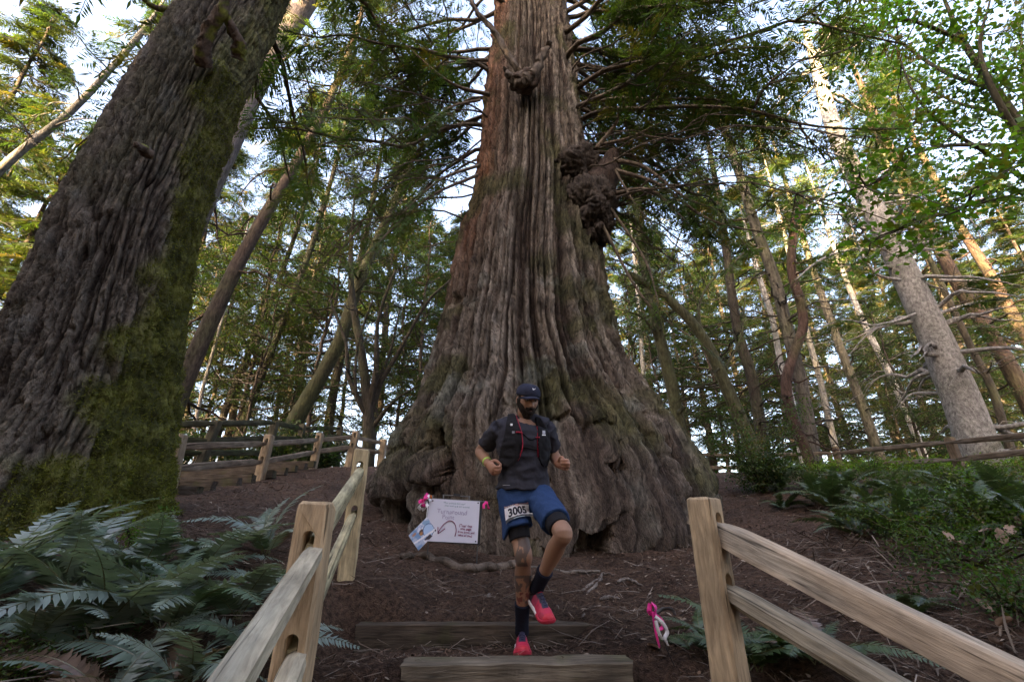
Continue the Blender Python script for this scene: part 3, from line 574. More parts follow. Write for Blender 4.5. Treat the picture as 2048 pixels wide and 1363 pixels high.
# big-leaf maple reaching in at the upper right
mp_ = empty('maple_tree', 'maple reaching in from the upper right with dark limbs and bright green leaves', 'tree', loc=(9.6, 6.2, G(9.6, 6.2)))
mb = MB(); fo = Fol([leaf_cluster(s+150, 20, .13, .40) for s in range(5)], (.075, .14, .022), .25); r_ = np.random.default_rng(41)
tp = [np.array([9.6, 6.2, G(9.6, 6.2)-.3]), np.array([9.5, 6.2, 3.5]), P(2120, 420, 6.6), P(2060, 280, 6.6)]
v, f = tube(resample(tp, 24), np.linspace(.26, .15, 24), 12); mbt = MB(); mbt.add(v+.03*fbm(v*3, 3)[:, None], f, (.06, .05, .035)); kid(mbt.build('trunk', M_bark), mp_)
for pts, r0 in [([(2060, 280, 6.6), (1990, 180, 6.4), (1925, 80, 6.2), (1880, -20, 6.0)], .10), ([(2060, 290, 6.6), (2050, 160, 6.9), (2040, 60, 7)], .09), ([(2075, 300, 6.6), (2000, 230, 7), (1900, 200, 7.5), (1780, 130, 8)], .06), ([(2100, 370, 6.6), (2000, 210, 6), (1960, 100, 5.8), (1980, 0, 5.6)], .07),
               ([(2120, 420, 6.6), (2010, 330, 6.4), (1900, 260, 6.2), (1830, 190, 6.0), (1790, 90, 6)], .05), ([(2115, 400, 6.6), (1990, 400, 6.2), (1870, 430, 6), (1750, 480, 5.8)], .05), ([(2100, 300, 6.6), (1960, 290, 6.2), (1850, 300, 6), (1760, 360, 5.8), (1700, 380, 5.8)], .045), ([(1990, 180, 6.4), (1880, 140, 6.8), (1760, 60, 7.2), (1640, 20, 7.5)], .05), ([(1925, 80, 6.2), (1800, 40, 6), (1690, 100, 5.8), (1600, 120, 5.6)], .045), ([(2060, 320, 6.4), (1980, 360, 5.8), (1920, 420, 5.4)], .035)]:
    l = resample([P(*a) for a in pts], 22); v, f = tube(l, np.linspace(r0, r0*.25, 22), 8); mx_ = MB(); mx_.add(v+r0*.2*fbm(v*6, 2)[:, None], f, (.055, .05, .036)); kid(mx_.build('limb', M_bark), mp_)
    for k in range(9):
        i = r_.integers(6, 22); az = r_.uniform(0, 6.28); l2 = limb(l[i], az, r_.uniform(.5, 1.3), r_.uniform(-.2, .4), r_.uniform(.1, .6), 7, .2, r_); v, f = tube(l2, np.linspace(.016, .005, 7), 4); mb.add(v, f, (.055, .05, .036))
        for j in range(5): fo.add(l2[r_.integers(2, 7)]+r_.normal(size=3)*.12, r_.normal(size=3)*[1, 1, .3], np.array([0, 0, 1.])+r_.normal(size=3)*.25, r_.uniform(.6, 1.1))
kid(tag(mb.build('twigs', M_bark), kind='stuff'), mp_); kid(fo.build('crown', M_leaf, None, 9), mp_)

# ------------------------------------------------------------------ the wood further back: shared shapes, single trees
def wood_shape(seed, H, R0, nb, sz, dens, fcol, low=.18, broad=False, rt=.28):
    r = np.random.default_rng(seed+300); z = np.linspace(-.5, H, 26)
    wob = np.cumsum(r.normal(size=(26, 2)), 0)*.06; q = np.column_stack([wob[:, 0]-wob[0, 0], wob[:, 1]-wob[0, 1], z])
    v, f = tube(q, np.interp(z, [-.5, .6, H], [rt*1.3, rt, .03]), 9); c = np.array([.05, .04, .033])*(1+.3*fbm(v*1.5+seed, 2))[:, None]
    mt = mesh('trunk', v, f, M_bark, col=np.clip(c, .01, 1)); mbl = MB(); fo = Fol(LFINE if broad else SPR, fcol, .34)
    for i in range(nb):
        s = (i+r.random())/nb; zz = H*(low+(1-low)*s); k = int(np.interp(zz, z, np.arange(26))); az = r.uniform(0, 6.283)
        L = R0*((1-s)**.75*.9+.14)*r.uniform(.7, 1.25)
        if broad: L = R0*math.sin(math.pi*min(1, .15+s*.85))**.6*r.uniform(.6, 1.1)
        l = limb(q[k], az, L, r.uniform(.0, .35) if not broad else r.uniform(.2, .8), r.uniform(.15, .55), 7, .12, r)
        v, f = tube(l, np.linspace(.05, .01, 7), 4, cap=False); mbl.add(v, f, (.06, .05, .04)); dress(fo, l, dens, sz, .12, (25, 85), .22, r)
    a = mbl.build('limbs', M_bark); b = fo.build('crown', M_leaf if broad else M_con, None, seed)
    ms = (mt, a.data, b.data); COL.objects.unlink(a); COL.objects.unlink(b); bpy.data.objects.remove(a); bpy.data.objects.remove(b)
    return ms
SH = [wood_shape(1, 26, 4.2, 84, 1.0, 19, (.030, .050, .015)), wood_shape(2, 32, 4.6, 92, 1.05, 19, (.026, .046, .015), .22), wood_shape(3, 20, 3.6, 66, .95, 18, (.034, .054, .017), .12),
      wood_shape(4, 17, 4.6, 50, 1.25, 11, (.036, .058, .016), .22, True, .14), wood_shape(5, 12, 3.6, 40, 1.15, 10, (.034, .056, .018), .15, True, .10)]
def wood(k, x, y, s, rot, label, group, name):
    root = empty(name, label, 'tree', group, loc=(x, y, G(x, y)-.1)); root.rotation_euler = (0, 0, rot); root.scale = (s, s, s)
    for nm, m in zip(('trunk', 'branches', 'crown'), SH[k]):
        o = link(nm, m, root)
        if nm == 'branches': o['kind'] = 'stuff'
    return root
r_ = np.random.default_rng(77)
def uY(u, Y, v=750): return (u-1024)/FPX*Y/ray(u, v)[1]
GL, GR = 'conifers in the dim wood behind the left fence', 'sunlit trees in the wood behind the right fence'
LLAB = 'dark conifer standing in the dim wood behind the left fence'; RLAB = 'conifer standing among the golden-lit trees behind the right fence'; BLAB = 'leafy tree low in the wood behind the right fence'; BL2 = 'leafy tree low in the wood behind the left fence'
for (u_, Y_, k, s) in [(-350, 15, 0, .9), (-60, 19, 2, 1.0), (150, 23, 1, 1.0), (330, 26, 0, 1.05), (480, 27, 1, .95), (760, 28, 0, .95), (400, 40, 1, 1.1), (250, 33, 0, 1.2), (-180, 27, 1, 1.0), (60, 36, 0, 1.2), (900, 24, 2, .9), (620, 31, 2, 1.2), (700, 42, 0, 1.1), (560, 36, 0, 1.0), (840, 33, 1, .85), (100, 17, 2, .9), (200, 28, 1, 1.0), (-600, 20, 1, 1.0), (940, 40, 0, 1.2), (20, 15, 2, .75)]:
    wood(k, uY(u_, Y_), Y_, s*r_.uniform(.92, 1.08), r_.uniform(0, 6.28), LLAB, GL, 'conifer_tree')
for (u_, Y_, k, s) in [(640, 17, 4, 1.0), (840, 18, 3, .8), (500, 19, 3, .9), (590, 24, 3, 1.2), (760, 22, 3, 1.25), (900, 28, 3, 1.0), (380, 24, 3, .9), (430, 22, 4, 1.1), (600, 22, 4, 1.0), (520, 17, 4, .75), (800, 19, 4, .85), (330, 20, 4, .9), (880, 28, 3, .9), (250, 16, 4, .9), (470, 30, 3, .9), (640, 38, 4, 1.0)]:
    wood(k, uY(u_, Y_), Y_, s*r_.uniform(.92, 1.08), r_.uniform(0, 6.28), BL2, 'leafy trees behind the left fence', 'broadleaf_tree')
for (u_, Y_, k, s) in [(1290, 34, 0, 1.0), (1400, 29, 2, .9), (1480, 38, 1, 1.1), (1740, 34, 2, .9), (1830, 38, 0, 1.2), (1930, 29, 1, .95), (2030, 36, 0, 1.1), (2180, 27, 0, 1.0), (1660, 43, 1, 1.2), (1570, 31, 0, 1.0), (1450, 60, 1, 1.5), (1620, 64, 1, 1.6), (1750, 62, 0, 1.8), (1880, 66, 1, 1.6), (2010, 60, 0, 1.8), (2120, 62, 1, 1.5), (1350, 44, 1, 1.1), (1550, 48, 0, 1.4), (1780, 50, 1, 1.3), (1970, 48, 0, 1.4), (2150, 44, 1, 1.2), (1230, 42, 0, 1.2), (2350, 24, 2, 1.0), (1880, 24, 2, .8)]:
    wood(k, uY(u_, Y_), Y_, s*r_.uniform(.92, 1.08), r_.uniform(0, 6.28), RLAB, GR, 'conifer_tree')
for (u_, Y_, k, s) in [(1310, 20, 4, .8), (1420, 20, 4, .9), (1500, 24, 3, .7), (1700, 24, 4, .9), (1790, 18, 4, .6), (1900, 20, 4, .8), (2030, 22, 3, .7), (1260, 28, 3, .9), (1600, 28, 4, 1.0), (1360, 24, 3, .9), (1450, 28, 3, .9), (1560, 22, 4, .8), (1660, 32, 3, 1.0), (1760, 28, 3, .8), (1850, 32, 3, 1.0), (1950, 34, 3, 1.0), (1270, 22, 4, 1.0)]:
    wood(k, uY(u_, Y_), Y_, s*r_.uniform(.92, 1.08), r_.uniform(0, 6.28), BLAB, 'leafy trees behind the right fence', 'broadleaf_tree')
# unseen trees added behind and beside the viewpoint to keep low sun off the clearing
sdx, sdy = math.sin(SUN_AZ), math.cos(SUN_AZ); NS = []
for row, (dist, n_) in enumerate([(17, 9), (20.5, 10), (24, 10), (27.5, 11), (31, 11), (35, 12), (39, 11)]):
    for j in range(n_):
        lat = (j-(n_-1)/2)*3.7+r_.uniform(-1, 1); NS.append((sdx*dist+sdy*lat, sdy*dist-sdx*lat, [2, 0, 0, 1, 1, 0, 1][row] if j % 4 else 0, r_.uniform(.95, 1.2)))
NS += [(-13, -3, 2, 1), (-17, 3, 0, .9), (11, -4, 0, .9), (15, 2, 1, .8), (8, -10, 2, 1.1), (1, -9, 2, 1.0), (-9, -8, 0, .9), (18, 8, 0, .9), (14, -12, 1, 1.0), (-6, -13, 0, 1.0)]
NS += [(-5, -7, 4, 1.1), (0, -6.5, 4, 1.0), (5, -7, 4, 1.1), (9, -6, 4, 1.0), (-9, -4, 4, 1.1), (-3, -10, 3, 1.0), (3, -11, 3, 1.0), (12, -1, 4, 1.0), (-12, 0, 4, 1.0)]  # low leafy trees added to block low sky light
for (x_, y_, k, s) in NS:
    wood(k, x_, y_, s, r_.uniform(0, 6.28), 'unseen tree added on the near side to shade the clearing', 'unseen shade trees on the near side of the clearing', 'conifer_tree')
# ------------------------------------------------------------------ fences, steps, sign, roots
def ghit(u, v, t0=1.2, t1=40):
    d = ray(u, v); t = np.linspace(t0, t1, 900); p = d[None]*t[:, None]; z = p[:, 2]+CZ; g = ground(p[:, 0], p[:, 1]); k = np.argmax(z < g)
    if k == 0: return np.array([p[-1, 0], p[-1, 1], g[-1]])
    return np.array([p[k, 0], p[k, 1], g[k]])
def frame(o, origin, xax, yref):
    x = unit(xax); y = np.asarray(yref, float); y = unit(y-x*(x@y)); z = np.cross(x, y)
    o.matrix_world = Matrix(((x[0], y[0], z[0], origin[0]), (x[1], y[1], z[1], origin[1]), (x[2], y[2], z[2], origin[2]), (0, 0, 0, 1)))
def place(o, root, origin, xax, yref):
    frame(o, origin, xax, yref); m = o.matrix_world.copy(); o.parent = root; o.matrix_parent_inverse = Matrix.Translation(root.location).inverted(); o.matrix_basis = m
def loft(secs):
    """closed loft of equal-count sections [(n,3)...]"""
    S = np.array(secs); n, m = S.shape[:2]; V = S.reshape(-1, 3); F = gridF(n, m, True); j = np.arange(m); k = (j+1) % m
    V = np.vstack([V, S[0].mean(0), S[-1].mean(0)])
    return V, [F, np.concatenate([np.stack([np.full(m, n*m), k, j], -1), np.stack([np.full(m, n*m+1), (n-1)*m+j, (n-1)*m+k], -1)])]
def bool_cut(o, cutters):
    for q in [o]+cutters:
        bm = bmesh.new(); bm.from_mesh(q.data); bmesh.ops.recalc_face_normals(bm, faces=bm.faces[:]); bm.to_mesh(q.data); bm.free()
    for c in cutters: md = o.modifiers.new('cut', 'BOOLEAN'); md.object = c; md.solver = 'EXACT'
    bpy.context.view_layer.update(); dg = bpy.context.evaluated_depsgraph_get(); me = bpy.data.meshes.new_from_object(o.evaluated_get(dg)); o.modifiers.clear(); o.data = me
    for c in cutters: bpy.data.objects.remove(c)
def post(root, base, top, w, yref, slots, col, seed, mt=None, cut=True, d=None):
    base, top = np.asarray(base, float), np.asarray(top, float); L = np.linalg.norm(top-base); d = d or w
    sec = []; ch = .22
    sq = np.array([(-1+ch, -1), (1-ch, -1), (1, -1+ch), (1, 1-ch), (1-ch, 1), (-1+ch, 1), (-1, 1-ch), (-1, -1+ch)])*.5
    xs = list(np.linspace(-.3, L-.03, 12))+[L-.012, L]; r = np.random.default_rng(seed)
    for i, x in enumerate(xs):
        s = 1-.04*x/L if i < 12 else (.92 if i == 12 else .74)
        sec.append(np.column_stack([np.full(8, x)+(r.normal(size=8)*.003 if i > 11 else 0), sq[:, 0]*w*s+r.normal(size=8)*.0015, sq[:, 1]*d*s+r.normal(size=8)*.0015]))
    V, F = loft(sec); c = np.asarray(col)*(1+.10*fbm(V*[2, 14, 14]+seed, 2))[:, None]
    c = np.where((V[:, 0] > L-.02)[:, None], np.asarray(col)*np.array([.85, .9, .6]), c)
    o = obj('post', V, F, mt or M_wood, col=c, smooth=False)
    if cut:
        cs = []
        for (h, sh, sw) in slots:
            a = np.linspace(0, 2*np.pi, 20, endpoint=False); pr = np.column_stack([np.cos(a)*sw/2+np.where(np.cos(a) > 0, 1, -1)*(sh-sw)/2, np.sin(a)*sw/2])
            s2 = [np.column_stack([h+pr[:, 0], np.full(20, e), pr[:, 1]]) for e in (-w, w)]
            Vc, Fc = loft(s2); cs.append(obj('cut', Vc, Fc, mt or M_wood, col=np.full((len(Vc), 3), .10)))
        bool_cut(o, cs); me = o.data; co = np.zeros(len(me.vertices)*3); me.vertices.foreach_get('co', co); co = co.reshape(-1, 3)
        c = np.asarray(col)*(1+.12*fbm(co*[2, 14, 14]+seed, 2))[:, None]; c4 = np.ones((len(co), 4), np.float32); c4[:, :3] = c
        for a_ in list(me.color_attributes): me.color_attributes.remove(a_)
        me.color_attributes.new('Col', 'FLOAT_COLOR', 'POINT').data.foreach_set('color', c4.ravel())
    place(o, root, base, top-base, yref); return o
def rail(root, a, b, w, h, col, seed, mt=None, side=None, taper=True):
    a, b = np.asarray(a, float), np.asarray(b, float); L = np.linalg.norm(b-a); n = 40; m = 14; r = np.random.default_rng(seed)
    an = np.linspace(0, 2*np.pi, m, endpoint=False)+.2
    shp = np.column_stack([np.sign(np.cos(an))*np.abs(np.cos(an))**.55, np.sign(np.sin(an))*np.abs(np.sin(an))**.55]); shp *= (1+r.uniform(-.16, .10, (m, 1)))
    sec = []
    for i, x in enumerate(np.linspace(0, L, n)):
        e = min(x, L-x)/L; tp = .45+.55*float(sstep(0, .16, e)) if taper else 1; j = 1+.07*noise(np.column_stack([np.full(m, x*2.2), an*0+seed, np.cos(an)*1.2]))
        bow = .008*math.sin(x/L*math.pi)*r.choice([1])*math.cos(seed)
        sec.append(np.column_stack([np.full(m, x), shp[:, 0]*w/2*(.6+.4*tp)*j, shp[:, 1]*h/2*tp*j+bow]))
    V, F = loft(sec); c = np.asarray(col)*(1+.16*fbm(V*[1.3, 16, 16]+seed, 3))[:, None]
    if side is not None:
        f = sstep(.0, .4, fbm(V*[.9, 8, 8]+seed*3, 2))[:, None]; c = c*(1-f)+np.asarray(side)*f
    o = obj('rail', V, F, mt or M_wood, col=np.clip(c, .01, .9), smooth=False)
    for p in o.data.polygons: p.use_smooth = False
    place(o, root, a, b-a, np.cross(b-a, [0, 0, 1.])); return o
TAN, GRN, PNK = (.50, .355, .215), (.50, .43, .31), (.52, .395, .28)
def vtop(u0, v0, Y, hgt):                       # base of a post whose top shows at u0, v0
    t = P(u0, v0, Y); return t-np.array([0, 0, hgt]), t
# near left fence
fl = empty('split_rail_fence', 'pale split-rail handrail in the left foreground running up beside the log steps', 'fence', loc=(-.8, 1.95, G(-.8, 1.95)))
b1, t1 = vtop(636, 1003, 1.95, .95); b2, t2 = vtop(724, 898, 3.9, .96)
s1u, s1l, s2u, s2l = P(634, 1088, 1.95), P(600, 1292, 1.95), P(723, 936, 3.9), P(707, 1024, 3.9)
dirn = unit(s2u-s1u)
def sl_h(b, t, s): return float((s-b)@unit(t-b))
post(fl, b1, t1, .128, (-.12, 1, 0), [(sl_h(b1, t1, s1u)-.002, .105, .05), (sl_h(b1, t1, s1l)-.002, .105, .05)], TAN, 1)
post(fl, b2, t2, .13, (-.35, 1, 0), [(sl_h(b2, t2, s2u), .105, .05), (sl_h(b2, t2, s2l), .105, .05)], (.47, .37, .22), 2)
dn = (P(456, 1363, 1.0)-s1u)/.95
rail(fl, s1u-dn*.09+[0, 0, -.022], s1u+dn*1.42+[0, 0, -.02], .074, .064, GRN, 3, side=(.42, .38, .29))
rail(fl, s1l-dn*.09+[0, 0, -.022], s1l+dn*1.42+[0, 0, -.03], .076, .066, GRN, 4, side=(.44, .37, .24))
rail(fl, s1u+[-.012, -.03, -.02], s2u+dirn*.08+[0, 0, -.02], .055, .095, (.48, .42, .26), 5, side=(.40, .36, .24))
rail(fl, s1l+[-.012, -.03, -.02], s2l+dirn*.08+[0, 0, -.02], .055, .095, (.48, .42, .26), 6, side=(.40, .36, .24))
# near right fence
fr_ = empty('split_rail_fence', 'pale split-rail fence in the right foreground sloping down to the lower right corner', 'fence', loc=(.88, 2.15, G(.88, 2.15)))
b3, t3 = vtop(1406, 994, 2.15, .98); q1, q2 = P(1430, 1062, 2.15), P(1452, 1185, 2.15); rd = np.array([.5, -.65, -.37])
post(fr_, b3, t3, .118, (.62, -.78, 0), [(sl_h(b3, t3, q1)+.02, .115, .05), (sl_h(b3, t3, q2)+.02, .115, .05)], (.46, .34, .215), 7)
rail(fr_, q1-rd*.12+[0, 0, .01], q1+rd*1.5+[0, 0, -.02], .10, .115, PNK, 8, side=(.44, .37, .29))
rail(fr_, q2-rd*.12+[0, 0, .01], q2+rd*1.5, .10, .085, (.44, .38, .29), 9, side=(.36, .31, .23))
# new fence up the left slope
fn = empty('split_rail_fence', 'new pale split-rail fence climbing beside the log stairs left of the redwood', 'fence', loc=(-4.6, 8, G(-4.6, 8)))
NP = [(362, 868, 6.5, 346, 952), (540, 869, 8.5, 517, 962), (641, 866, 10.6, 624, 942), (713, 862, 11.6, 697, 928), (768, 878, 12.6, 760, 930)]
rl = [[(350, 893), (533, 887), (636, 879), (707, 873), (764, 886)], [(350, 937), (525, 923), (630, 903), (703, 893), (762, 905)]]
for i, (a, b, y, c, d_) in enumerate(NP):
    t = P(a, b, y); bs = P(c, d_, y); bs[2] = max(G(bs[0], bs[1])-.1, bs[2]-.3)
    post(fn, bs, t, .15 if i < 3 else .17, (0, 1, 0), [(sl_h(bs, t, P(*rl[k][i], y))+.03, .13, .06) for k in (0, 1)], (.33, .25, .17), 20+i, cut=i < 4)
for k in (0, 1):
    for i in range(4): rail(fn, P(*rl[k][i], NP[i][2]-.02), P(*rl[k][i+1], NP[i+1][2]+.02), .08, .11, (.23, .17, .125), 30+k*5+i, side=(.26, .21, .16))
# old dark fence behind it
fo_ = empty('split_rail_fence', 'old dark mossy rail fence behind the log stairs at the left', 'fence', loc=(-6.2, 9.6, G(-6.2, 9.6)))
OP = [(250, 843, 8.6, 215, 935), (436, 840, 9.6, 393, 932), (551, 842, 11.6, 530, 915), (606, 848, 13.4, 597, 905), (681, 851, 15, 676, 905)]
ol = [[(250, 848), (432, 846), (549, 845), (604, 857), (680, 856)], [(240, 880), (415, 880), (540, 875), (602, 876), (678, 872)], [(232, 905), (405, 905), (532, 905)]]
for i, (a, b, y, c, d_) in enumerate(OP):
    t = P(a, b, y); bs = P(c, d_, y); bs[2] = min(bs[2], G(bs[0], bs[1])-.1); post(fo_, bs, t, .17, (0, 1, 0), [], (.085, .078, .055), 40+i, M_old, cut=False)
for k in range(3):
    for i in range(len(ol[k])-1): rail(fo_, P(*ol[k][i], OP[i][2]-.05), P(*ol[k][i+1], OP[i+1][2]-.05), .08, .13, (.075, .072, .045), 50+k*5+i, M_old, side=(.055, .065, .03))
# far right fence
ff = empty('split_rail_fence', 'weathered two-rail fence across the fern bank at the right, below the grey fir', 'fence', loc=(9.4, 10, G(9.4, 10)))
FP = [(1385, 890, 15.6, 1388, 945), (1520, 893, 14.9, 1524, 942), (1669, 893, 14.0, 1682, 938), (1897, 874, 10.2, 1924, 946), (2150, 842, 8.0, 2210, 960)]
fl2 = [[(1385, 908), (1521, 910), (1672, 906), (1900, 884), (2160, 860)], [(1386, 934), (1523, 934), (1678, 931), (1910, 919), (2175, 890)]]
for i, (a, b, y, c, d_) in enumerate(FP):
    t = P(a, b, y); bs = P(c, d_, y); bs[2] = min(bs[2], G(bs[0], bs[1])-.1); post(ff, bs, t, .16, (1, .3, 0), [], (.17, .125, .09), 60+i, M_old, cut=False)
for k in (0, 1):
    for i in range(4): rail(ff, P(*fl2[k][i], FP[i][2]-.06), P(*fl2[k][i+1], FP[i+1][2]-.06), .08, .115, (.20, .155, .12), 70+k*5+i, M_old, side=(.24, .20, .17))
# log steps
def timber(name, a, b, depth, hgt, col, seed, mt=M_old):
    """a, b: front top edge ends"""
    a, b = np.asarray(a, float), np.asarray(b, float); L = np.linalg.norm(b-a); n = 60; sec = []; m = 16
    c = np.array([(0, 0), (.06, .02), (.3, .025), (.7, .02), (.94, .02), (1, 0), (1, -.08), (1, -.5), (1, -1), (.66, -1), (.33, -1), (0, -1), (-.01, -.75), (0, -.5), (-.01, -.25), (0, -.06)])
    for i, x in enumerate(np.linspace(0, L, n)):
        p = np.column_stack([np.full(m, x), c[:, 0]*depth, c[:, 1]*hgt]); p[:, 1:] += .007*np.stack([noise(np.column_stack([np.full(m, x*5), p[:, 1]*20, p[:, 2]*20])+seed), noise(np.column_stack([np.full(m, x*4), p[:, 1]*20, p[:, 2]*20])+seed+50)], -1)*1.3
        if i in (0, n-1): p[:, 0] += rng.normal(size=m)*.006
        sec.append(p)
    V, F = loft(sec); cc = np.asarray(col)*(1+.25*fbm(V*[2, 9, 9]+seed, 3))[:, None]
    g = sstep(.0, .5, fbm(V*4+seed, 3)+.5*sstep(L-.25, L, V[:, 0])-.25)[:, None]*.45; cc = cc*(1-g)+np.array([.075, .082, .03])*g
    o = obj(name, V, F, mt, col=np.clip(cc, .01, 1), smooth=False); frame(o, a, b-a, (0, 1, 0)); return o
tag(timber('step_timber', P(803, 1331, 2.98), P(1267, 1326, 2.98), .19, .24, (.19, .155, .115), 1), 'nearest squared log step with a worn grey top, below the runner\'s planted shoe', 'log step')
tag(timber('step_timber', P(712, 1250, 3.57), P(1190, 1250, 3.55), .15, .24, (.095, .072, .054), 2), 'second log step, dark and half buried, under the runner\'s lifted shoe', 'log step')
stair = empty('log_stairs', 'flight of weathered log steps climbing behind the new left fence', 'stairs', loc=(-5.2, 8, G(-5.2, 8)))
for i, (u_, v_) in enumerate([(396, 972), (425, 962), (476, 955), (505, 948), (547, 940), (571, 934), (591, 929), (610, 925), (628, 921)]):
    y = -4.35/((u_-1024)/FPX/ray(u_, v_)[1]); b = P(u_, v_, y); a = b+np.array([-2.6, .25, .0])
    o = timber('step', a, b, .12, .13, (.085, .068, .055), 10+i); m_ = o.matrix_world.copy(); o.parent = stair; o.matrix_parent_inverse = Matrix.Translation(stair.location).inverted(); o.matrix_basis = m_
# ------------------------------------------------------------------ turnaround sign
M_white = flat('sign_white', (.60, .59, .67), .45, .4, 12, .02); M_black = flat('black_plastic', (.012, .012, .014), .5, .4); M_wire = flat('wire', (.10, .10, .10), .4, .5)
M_pink = flat('pink_ribbon', (.85, .04, .30), .45, .4, 20, .12); M_silver = flat('white_ribbon', (.75, .75, .78), .4, .5, 20, .1)
M_maroon = flat('maroon_marker', (.22, .03, .09), .6); M_teal = flat('teal_marker', (.06, .20, .22), .6); M_violet = flat('faded_marker', (.33, .28, .40), .6)
TL, TR, BL = P(859, 996, 4.78), P(960, 1002, 4.86), P(849.5, 1081, 4.74)
sx = unit(TR-TL); dn_ = unit((BL-TL)-sx*((BL-TL)@sx)); sn = np.cross(sx, dn_); sn = sn*(-1 if sn[1] > 0 else 1); W_, H_ = np.linalg.norm(TR-TL), np.linalg.norm(BL-TL)
def S(a, b, off=0): return TL+sx*a*W_+dn_*b*H_+sn*off      # a, b in 0..1 over the board, off towards the viewer
sign = empty('turnaround_sign', 'white hand-lettered turnaround sign on a wire stand at the foot of the redwood', 'sign', loc=tuple(ghit(900, 1118)))
def slab(name, corners, th, m, root):
    c = np.array(corners); V = np.vstack([c, c-sn*th]); F = [np.array([[0, 1, 2, 3], [7, 6, 5, 4], [0, 4, 5, 1], [1, 5, 6, 2], [2, 6, 7, 3], [3, 7, 4, 0]])]
    return kid(obj(name, V, F, m, smooth=False), root)
bd = slab('board', [S(0, 0), S(1, 0), S(1, 1), S(0, 1)], .004, M_white, sign)
slab('backing', [S(-.03, -.01, -.006), S(1.05, .02, -.006), S(1.05, 1.03, -.006), S(-.03, 1.02, -.006)], .008, M_black, sign)
def text_mesh(body, size=1.0, bold=.02):
    cu = bpy.data.curves.new('t', 'FONT'); cu.body = body; cu.size = size; cu.offset = bold; cu.resolution_u = 4; o = bpy.data.objects.new('t', cu); COL.objects.link(o); bpy.context.view_layer.update()
    me = bpy.data.meshes.new_from_object(o.evaluated_get(bpy.context.evaluated_depsgraph_get())); v = np.array([q.co for q in me.vertices]); f = [list(p.vertices) for p in me.polygons]; bpy.data.objects.remove(o); return v, f
def text(name, body, a, b, size, m, root, par, rot=0, bold=0, sxx=1):
    v, f = text_mesh(body, size, bold); p = S(a, b, .003); x = unit(sx*math.cos(rot)-dn_*math.sin(rot)); y = np.cross(sn, x); v = v+np.column_stack([v[:, 0]*0, .06*size*np.sin(v[:, 0]*90), v[:, 0]*0])
    me = bpy.data.meshes.new(name); me.from_pydata([tuple(p+x*q[0]*sxx+y*q[1]) for q in v], [], f); me.materials.append(m); return kid(link(name, me), root)
h = W_/.5*.66
text('lettering', '*Run around the tree*', .28, .10, .036*h, M_teal, sign, sign, -.02)
text('lettering', '(then head up & turn around)', .31, .165, .031*h, M_teal, sign, sign, -.02)
text('lettering', 'Turnaround', .17, .34, .092*h, M_violet, sign, sign, -.02)
text('lettering', 'Point', .28, .47, .085*h, M_violet, sign, sign, 0)
for i, (t_, a_, s_) in enumerate([('(Tear out', .62, .050), ('one page', .65, .045), ('from book and', .61, .040), ('take w/ you)', .62, .040)]): text('lettering', t_, a_, .63+i*.073, s_*h, M_maroon, sign, sign, -.02, .0006)
ar = resample([S(.56, .86, .004), S(.575, .72, .004), S(.53, .56, .004), S(.44, .505, .004), S(.34, .58, .004), S(.27, .70, .004), S(.235, .80, .004)], 30); mb = MB()
v, f = tube(ar, .0055*h, 6); mb.add(v, f)
for e in [(.22, .665), (.36, .69)]: v, f = tube(np.array([S(.235, .82, .004), S(*e, .004)]), .0055*h, 6); mb.add(v, f)
kid(mb.build('arrow', M_maroon), sign)
for a_, b_ in [(.965, .04), (.965, .955), (.07, .05)]:
    v, f = tube(np.array([S(a_, b_, -.002), S(a_, b_, .006)]), .007, 10); kid(obj('bolt', v, f, M_black), sign)
mb = MB(); g0, g1 = S(.06, 1.35, -.02), S(.99, 1.36, -.02)
for pts in ([S(.06, -.1, -.016), g0+[0, 0, -.2]], [S(1.02, .02, -.016), g1+[0, 0, -.2]], [S(.05, -.01, -.016), S(1.14, -.01, -.016)], [S(.25, -.11, -.016), S(.8, -.11, -.016)], [S(.27, -.11, -.016), S(.27, .1, -.016)], [S(.78, -.11, -.016), S(.78, .1, -.016)]):
    v, f = tube(np.array(pts), .005, 6); mb.add(v, f)
kid(mb.build('wire_stand', M_wire), sign)
kid(slab('clip', [S(.46, -.16, -.004), S(.60, -.16, -.004), S(.60, -.10, -.004), S(.46, -.10, -.004)], .02, M_black, sign), sign)
def ribbon(pts, wd, seed, twist=2.0):
    q = resample(pts, 24); T, Nn, B = frames(q); a = np.linspace(0, twist, 24)[:, None]+.5*noise(np.column_stack([np.arange(24)*.35, np.full(24, seed), np.zeros(24)]))[:, None]
    s = (Nn*np.cos(a)+B*np.sin(a))*wd/2; t = np.cross(s, T); t = unit(t)*.0006
    V = np.stack([q-s+t, q+s+t, q+s-t, q-s-t], 1).reshape(-1, 3); return V, gridF(24, 4, True)
pk = empty('ribbon_bunch', 'bunch of pink and white marker ribbons at the upper left corner of the sign', 'ribbon', loc=tuple(S(-.03, .05, .02)))
for i, (d1, d2, m_) in enumerate([((-.05, -.12), (-.16, .18), M_pink), ((-.04, -.1), (-.08, .22), M_pink), ((-.02, -.08), (-.2, .12), M_pink), ((-.06, .05), (-.17, .3), M_silver), ((-.03, .1), (-.12, .30), M_silver), ((.0, -.06), (.03, .07), M_silver)]):
    a_, b_ = np.array(d1), np.array(d2); mid = (a_+b_)/2+[(-.05 if i % 2 else .04), .02]
    v, f = ribbon([S(*a_, .02), S(*mid, .05), S(*b_, .03)], .035, i, 4.5); kid(obj('ribbon', v, f, m_), pk)
v, f, _ = lump(S(.02, -.02, .02), (.016, .012, .022), 3, .2, (8, 12)); kid(obj('orange_clip', v, f, flat('orange_clip', (.35, .09, .02))), pk)
